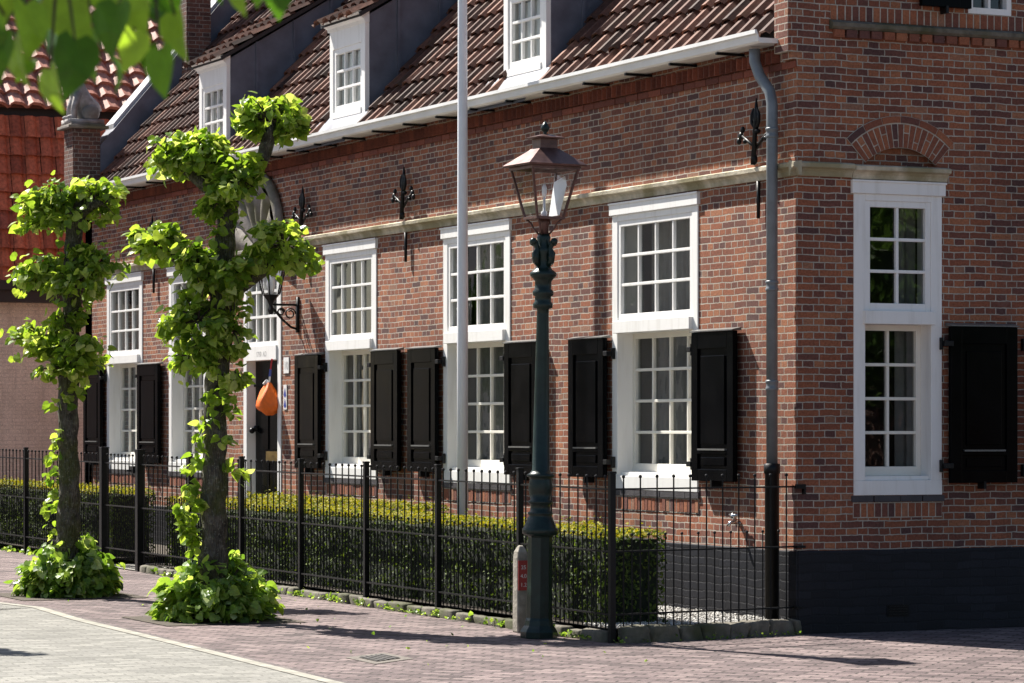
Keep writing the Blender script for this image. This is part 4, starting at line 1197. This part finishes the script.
def lime_tree(name, base_px, limbs, clumps, shoots, bush, label, group):
    g = ground_pt(*base_px)
    depth = (g-CAM).dot(Vector((VX, VY, 0)))
    t = empty(name, (g.x, g.y, g.z), label, 'tree', group)
    mb = MB()
    for pts, rads in limbs:
        P_ = []
        for q in pts:
            P_.append(at(q[0], q[1], depth+(q[2] if len(q) > 2 else 0)))
        # resample for knobbly bark
        PP, RR = [], []
        for i in range(len(P_)-1):
            k = max(2, int((P_[i+1]-P_[i]).length/.05))
            for s in range(k):
                f = s/k; p = P_[i].lerp(P_[i+1], f); r = rads[i]*(1-f)+rads[i+1]*f
                w = noise.noise(p*6)
                PP.append(p+Vector((noise.noise(p*5+Vector((9,0,0))), noise.noise(p*5+Vector((0,9,0))), 0))*r*.22); RR.append(r*(1+.22*w))
        PP.append(P_[-1]); RR.append(rads[-1])
        mb.tube(PP, RR, 14, jit=.05)
    mb.build('trunk', M['bark'], t, smooth=True)
    s = depth/F_PX
    mb, tw = MB(), MB()
    for (cx_, cy_, rx, ry, dz, n) in clumps:
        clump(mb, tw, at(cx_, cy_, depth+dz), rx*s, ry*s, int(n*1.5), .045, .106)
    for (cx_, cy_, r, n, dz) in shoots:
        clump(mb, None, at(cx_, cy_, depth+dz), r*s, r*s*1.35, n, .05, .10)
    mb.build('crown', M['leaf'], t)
    tw.build('twigs', M['bark_dark'], t)
    cx_, cy_, rx, ry = bush; mb, tw = MB(), MB()
    cb = Vector((g.x, g.y, g.z))
    R, Hh = rx*s, ry*2*s
    for k in range(2100):
        th = U(0, 2*math.pi); rr_ = math.sqrt(random.random()); ph = math.acos(U(0, 1))
        d = Vector((math.sin(ph)*math.cos(th), math.sin(ph)*math.sin(th), math.cos(ph)))
        lump = 1+.3*noise.noise(d*2.7+Vector((g.x, 0, 0)))+.22*noise.noise(d*6)+(U(0, .2) if random.random() < .08 else 0)
        f = U(.5, 1.)**.5*lump
        p = cb+Vector((d.x*R*f, d.y*R*f, .03+d.z*Hh*f))
        if d.z > .72 and (p-cb).dot(CAM-cb) > 0 and random.random() < .8: continue
        nrm = (d*.5+Vector((0, 0, .3))+SUN*.4+rvec()*.8).normalized(); tip = Vector((d.x, d.y, -.45))+rvec()*.65
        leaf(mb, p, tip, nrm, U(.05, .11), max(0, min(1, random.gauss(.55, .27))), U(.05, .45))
        if k % 14 == 0: tw.tube([cb+Vector((d.x*.08, d.y*.08, .02)), cb.lerp(p, .6)+Vector((0, 0, .04)), p], [.008, .006, .003], 4, cap=False)
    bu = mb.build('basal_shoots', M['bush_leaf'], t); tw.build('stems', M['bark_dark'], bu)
    return t
lime_tree('lime_tree', (213, 620),
    [([(213, 616), (213, 560), (214.5, 450), (215, 400), (219, 340), (222, 290), (226, 240), (229, 200), (236, 178)], [.135, .112, .104, .10, .098, .088, .082, .085, .06]),
     ([(230, 200), (246, 190, -.05), (260, 165, -.1), (268, 142, -.1), (272, 122, -.1)], [.055, .06, .058, .06, .03]),
     ([(228, 205), (205, 185, .05), (185, 168, .1), (172, 158, .1)], [.06, .055, .05, .02]),
     ([(221, 300), (245, 285, -.1), (268, 268, -.2), (284, 252, -.2)], [.06, .05, .045, .02]),
     ([(222, 300), (205, 280, .1), (180, 262, .1), (162, 248, .1)], [.06, .05, .04, .02])],
    [(268, 118, 35, 26, -.1, 300), (292, 128, 15, 20, -.1, 60), (170, 156, 28, 24, .1, 230), (208, 160, 30, 28, 0, 260), (240, 178, 24, 30, -.25, 200), (222, 200, 22, 22, -.2, 130),
     (158, 245, 27, 21, .1, 190), (200, 268, 33, 30, -.1, 300), (236, 275, 18, 24, -.25, 110), (284, 246, 38, 28, -.2, 320), (198, 320, 34, 32, -.2, 260), (196, 358, 28, 26, -.2, 170), (232, 330, 16, 40, -.2, 110), (236, 375, 12, 14, -.2, 30)],
    [(190, 488, 9, 22, -.05), (184, 512, 11, 34, -.05), (190, 535, 9, 22, 0), (202, 440, 7, 10, -.1), (198, 458, 7, 12, -.1), (232, 408, 8, 12, -.1), (230, 470, 8, 14, -.05), (190, 470, 8, 12, 0), (240, 478, 8, 10, 0), (186, 528, 8, 20, -.05), (194, 505, 8, 18, -.1), (206, 425, 9, 12, -.15), (222, 440, 7, 9, -.15), (196, 548, 8, 14, 0), (226, 395, 12, 22, -.15), (210, 398, 11, 20, -.15), (216, 232, 10, 16, -.1), (234, 222, 9, 12, -.1)],
    (205, 600, 55, 29), 'pollarded lime tree with several leafy heads standing right in front of the door', 'lime trees along the street')
lime_tree('lime_tree', (68, 596),
    [([(68, 594), (68, 540), (69, 470), (68, 410), (69, 360), (72, 320), (71, 280), (74, 240), (77, 208), (78, 195)], [.13, .11, .10, .098, .105, .085, .085, .08, .085, .04]),
     ([(76, 215), (60, 205, .05), (40, 200, .1)], [.06, .05, .02]), ([(76, 215), (92, 205, -.1), (108, 200, -.1)], [.06, .05, .02]),
     ([(71, 290), (90, 275, -.1), (108, 262, -.1)], [.06, .05, .02]), ([(71, 290), (55, 280, .1), (35, 275, .1)], [.06, .05, .02]),
     ([(69, 365), (85, 352, -.1), (95, 345, -.1)], [.06, .05, .02]), ([(69, 365), (50, 352, .05), (30, 342, .1)], [.06, .05, .02])],
    [(62, 205, 42, 30, 0, 330), (95, 200, 26, 26, -.1, 170), (45, 222, 26, 14, .1, 80), (40, 272, 32, 22, .1, 200), (78, 285, 28, 22, -.2, 170), (100, 262, 26, 24, -.1, 200), (40, 340, 34, 24, .1, 220), (80, 352, 30, 24, -.2, 220), (62, 322, 18, 18, -.1, 70), (60, 370, 25, 14, -.2, 80)],
    [(58, 438, 6, 9, -.05), (55, 455, 8, 14, -.05), (53, 472, 8, 10, 0), (50, 505, 8, 13, 0), (54, 530, 7, 10, 0), (52, 488, 7, 12, -.05), (60, 400, 10, 16, -.1), (78, 390, 9, 12, -.1), (66, 245, 9, 12, -.1), (80, 312, 10, 14, -.1)],
    (70, 577, 46, 25), 'pollarded lime tree with three leafy tiers, left of its twin and nearer the beige wall', 'lime trees along the street')

src_ = bpy.data.objects['lime_tree.001']
cp_ = src_.copy(); COL.objects.link(cp_); cp_.location = (-7.75, 3.85, gz(3.85)); cp_['label'] = 'pollarded lime tree standing alone beside the pale road, apart from the other two'
for ch_ in list(src_.children):
    c2_ = ch_.copy(); COL.objects.link(c2_); c2_.parent = cp_
    for g_ in list(ch_.children):
        d2_ = g_.copy(); COL.objects.link(d2_); d2_.parent = c2_
for k, (px_, py_) in enumerate(((213, 620), (68, 596))):
    g = ground_pt(px_, py_); mb = MB(); h_ = .62
    mb.face([(g.x+dx*h_, g.y+dy*h_, gz(g.y+dy*h_)+.006) for dx, dy in ((-1, -1), (1, -1), (1, 1), (-1, 1))])
    tag(mb.build('tree_pit', M['soil'], None), kind='structure')
mb = MB()
def weed(x, y, z, n, s):
    for k in range(n):
        d = rvec(); d.z = abs(d.z)+.3; p = Vector((x+U(-.04, .04), y+U(-.05, .05), z))
        leaf(mb, p+d*U(.0, .04), d, (Vector((0, 0, 1))+rvec()*.8).normalized(), U(.4, 1)*s, U(.1, .9), .3, False)
for k in range(85):
    y = U(-.3, 11.); weed(FX-U(.04, .12), y, gz(y)+.01, random.randint(3, 12), .035 if random.random() < .75 else .06)
for k in range(26):
    t = U(0, 1.75); weed(FX+t*math.cos(ra), -.39+t*math.sin(ra)+U(-.02, .02), 0.0, random.randint(2, 6), .028)
for k in range(60):
    y = U(-2, 9); x = U(-4.3, -2.0); weed(x, y, gz(y), 1, .03)
for k in range(22):
    y = U(12.6, 19); weed(FX-.05, y, gz(y)+.01, 8, .06)
tag(mb.build('weeds', M['bush_leaf'], None), 'small weeds growing along the foot of the railing', 'weeds', kind='stuff')

# near lime tree whose branch hangs into the top left
nt = empty('lime_tree', tuple(Vector((at(-520, 428, 5.2).x, at(-520, 428, 5.2).y, 0))), 'lime branch hanging close to the camera at the top left, with large blurred leaves', 'tree')
tb = at(-520, 428, 5.2); mb = MB()
mb.tube([(tb.x, tb.y, -.05), (tb.x, tb.y, 1.2), (tb.x+.03, tb.y, 2.6), (tb.x-.02, tb.y+.05, 4.2), (tb.x, tb.y, 5.5)], [.16, .13, .12, .09, .04], 12, jit=.04)
b0 = Vector((tb.x+.02, tb.y, 2.5))
br = [b0, at(-250, -75, 5.15), at(-60, -60, 5.0), at(60, -30, 4.95), at(150, -28, 4.9), at(285, -35, 4.9)]
mb.tube(br, [.05, .03, .018, .012, .008, .004], 8)
mb.build('trunk', M['bark'], nt, smooth=True)
mb, tw = MB(), MB()
NL = [  # base x, y, tip x, y, size px, depth, tone (light and leaf shade put into the colour)
 (15, 40, 22, 98, 52, 5.1, .85), (50, 70, 58, 124, 50, 4.95, .9), (75, 40, 70, 112, 62, 4.9, .12), (40, 20, 20, 66, 50, 5.2, .2),
 (60, -5, 92, 62, 66, 5.0, .8), (118, 5, 100, 68, 74, 4.8, .25), (135, 30, 124, 82, 56, 5.05, .95), (160, 50, 163, 110, 56, 4.9, .5),
 (150, 5, 192, 44, 50, 5.1, .1), (100, -20, 120, 30, 60, 5.2, .7), (10, -12, 34, 42, 55, 5.1, .15), (-12, 20, 6, 60, 48, 5.0, .6),
 (235, -28, 243, 28, 62, 4.85, .85), (276, -22, 281, 27, 34, 4.95, .12), (185, -40, 160, 8, 50, 5.1, .3), (82, 10, 88, 50, 50, 5.15, .4), (150, 45, 140, 70, 44, 5.15, .2),
 (30, 60, 12, 84, 40, 5.2, .4), (0, 35, -8, 92, 55, 5.0, .3), (25, 5, 38, 72, 60, 4.9, .7), (95, 30, 84, 92, 56, 5.1, .55), (110, 55, 128, 98, 46, 5.2, .35), (175, 15, 178, 70, 52, 5.0, .75),
 (60, 20, 44, 78, 55, 5.25, .1), (125, -10, 150, 42, 55, 4.85, .9), (80, -25, 60, 34, 60, 5.1, .3), (165, -15, 172, 34, 50, 5.2, .2), (255, -35, 262, 14, 46, 5.1, .5), (215, -30, 218, 12, 44, 5.1, .2), (5, -10, -6, 40, 52, 5.15, .9), (45, -15, 30, 30, 52, 5.2, .6), (215, -50, 200, -5, 50, 5.1, .5)]
for (x0, y0, x1, y1, sz, dep, tone) in NL:
    p, q = at(x0, y0, dep), at(x1, y1, dep-.02)
    tip = q-p; view = (p-CAM).normalized()
    nrm = (-view*U(.25, .9)+Vector((U(-.7, .5), U(.1, .5), U(.2, .7)))).normalized()
    leaf(mb, p, tip, nrm, max(sz*dep/F_PX*.6, tip.length*.82), tone, U(.15, .5), True, .86)
    near = min(br[2:], key=lambda b: (b-p).length)
    tw.tube([near, (near+p)/2+Vector((0, 0, .03)), p], [.004, .003, .002], 4, cap=False)
for k in range(48):  # leaves above the view, added towards the sun to shade the hanging ones
    p = at(U(-90, 330), U(-60, 110), U(4.7, 5.3))+SUN*U(.42, .95)
    leaf(mb, p, rvec(), (Vector((0, 0, 1))+rvec()*.5).normalized(), U(.08, .13), random.random(), .3)
for k in range(700):
    th = U(0, 6.28); c = Vector((tb.x, tb.y, 4.6)); d = rvec()
    p = c+Vector((d.x*1.5, d.y*1.5, d.z*1.3))*U(.4, 1)
    leaf(mb, p, d+Vector((0, 0, -.5)), (d+Vector((0, 0, 1))+rvec()*.4).normalized(), U(.08, .13), random.random(), .3)
mb.build('crown', M['near_leaf'], nt); tw.build('twigs', M['bark_dark'], nt)

# ------------------------------------------------------------------ across the street (seen only as reflections in the panes)
op = empty('opposite_house', (-18, 30, 0), 'pale rendered house across the street, reflected in the window panes', 'house')
mb = MB(); mb.box(-25, -18, 18, 50, 0, 6.6); mb.build('wall', M['cream'], op)
mb = MB(); mb.add([(-17.7, 17.7, 6.6), (-17.7, 50.3, 6.6), (-21.5, 50.3, 9.4), (-21.5, 17.7, 9.4), (-25.3, 17.7, 6.6), (-25.3, 50.3, 6.6)], [(0,1,2,3),(3,2,5,4),(0,3,4),(1,2,5)]); mb.build('roof', M['lead'], op)
for y in range(20, 49, 3):
    mb = MB(); mb.box(-17.99, -17.95, y, y+1.1, 1.1, 3.4); mb.build('window', M['lead'], op)
def street_tree(x, y, h, r, label):
    t = empty('street_tree', (x, y, gz(y)), label, 'tree', 'trees across the street')
    mb = MB(); mb.tube([(x, y, 0), (x+.05, y, h*.4), (x, y+.1, h*.75)], [.2, .16, .06], 10)
    for k in range(6):
        d = rvec(); d.z = abs(d.z); mb.tube([(x, y, h*.45), Vector((x, y, h*.6))+d*r*.6], [.07, .02], 6)
    mb.build('trunk', M['bark'], t, smooth=True)
    mb = MB()
    for k in range(2600):
        d = rvec(); f = U(.3, 1)**.5*(1+.25*noise.noise(d*3+Vector((x, y, 0))))
        p = Vector((x, y, h*.66))+Vector((d.x*r, d.y*r, d.z*h*.36))*f
        leaf(mb, p, d+rvec(), (d+Vector((0, 0, .7))+rvec()*.5).normalized(), U(.18, .32), random.random(), .3, False)
    mb.build('crown', M['far_leaf'], t)
street_tree(-12.5, 31, 5.0, 1.5, 'round green tree across the street beside the pale house')
for x_, y_, h_, r_, lb in ((7.5, -20, 6.5, 2.6, 'broad green tree across the side street, nearest the gable window'), (12.5, -22, 7.5, 3.2, 'tallest green tree across the side street'),
                          (17.5, -26, 6.5, 3.0, 'green tree across the side street, farthest right of three')):
    street_tree(x_, y_, h_, r_, lb)
op2 = empty('garden_wall', (12, -30, 0), 'low dark garden wall behind the trees across the side street', 'wall')
mb = MB(); mb.box(-2, 40, -30.3, -30, -.2, 2.6); mb.build('wall', M['chimney'], op2)

# ------------------------------------------------------------------ light, camera, world
EL = rad(49)
w = bpy.data.worlds.new('World'); sc.world = w; w.use_nodes = True
nt_ = w.node_tree; bg = nt_.nodes['Background']
sky = nt_.nodes.new('ShaderNodeTexSky'); sky.sky_type = 'NISHITA'; sky.sun_disc = False
sky.sun_elevation = EL; sky.sun_rotation = rad(-20.5); sky.air_density = 1.; sky.dust_density = 1.2; sky.ozone_density = 1.
nt_.links.new(sky.outputs[0], bg.inputs[0]); bg.inputs[1].default_value = .052
sl = bpy.data.lights.new('sun', 'SUN'); sl.energy = 5.0; sl.angle = rad(.53); sl.color = (1., .95, .87)
so = bpy.data.objects.new('sun', sl); COL.objects.link(so)
sd = Vector((-math.sin(rad(20.5))*math.cos(EL), math.cos(rad(20.5))*math.cos(EL), math.sin(EL)))
so.rotation_euler = sd.to_track_quat('Z', 'Y').to_euler()
so.location = sd*60

cd = bpy.data.cameras.new('camera'); co = bpy.data.objects.new('camera', cd); COL.objects.link(co)
cd.sensor_width = 36; cd.lens = 36*F_PX/1024; cd.clip_end = 2000; cd.clip_start = .1
co.location = CAM
co.rotation_euler = (math.pi/2, 0, -AL)
cd.shift_y = (HORIZON-341.5)/1024
cd.dof.use_dof = True; cd.dof.focus_distance = 24.8; cd.dof.aperture_fstop = 10.0
sc.camera = co
vs_ = sc.view_settings; vs_.view_transform = 'Standard'; vs_.look = 'None'; vs_.gamma = 1; vs_.use_curve_mapping = False
vs_.exposure = 1.32
sc.cycles.use_denoising = True
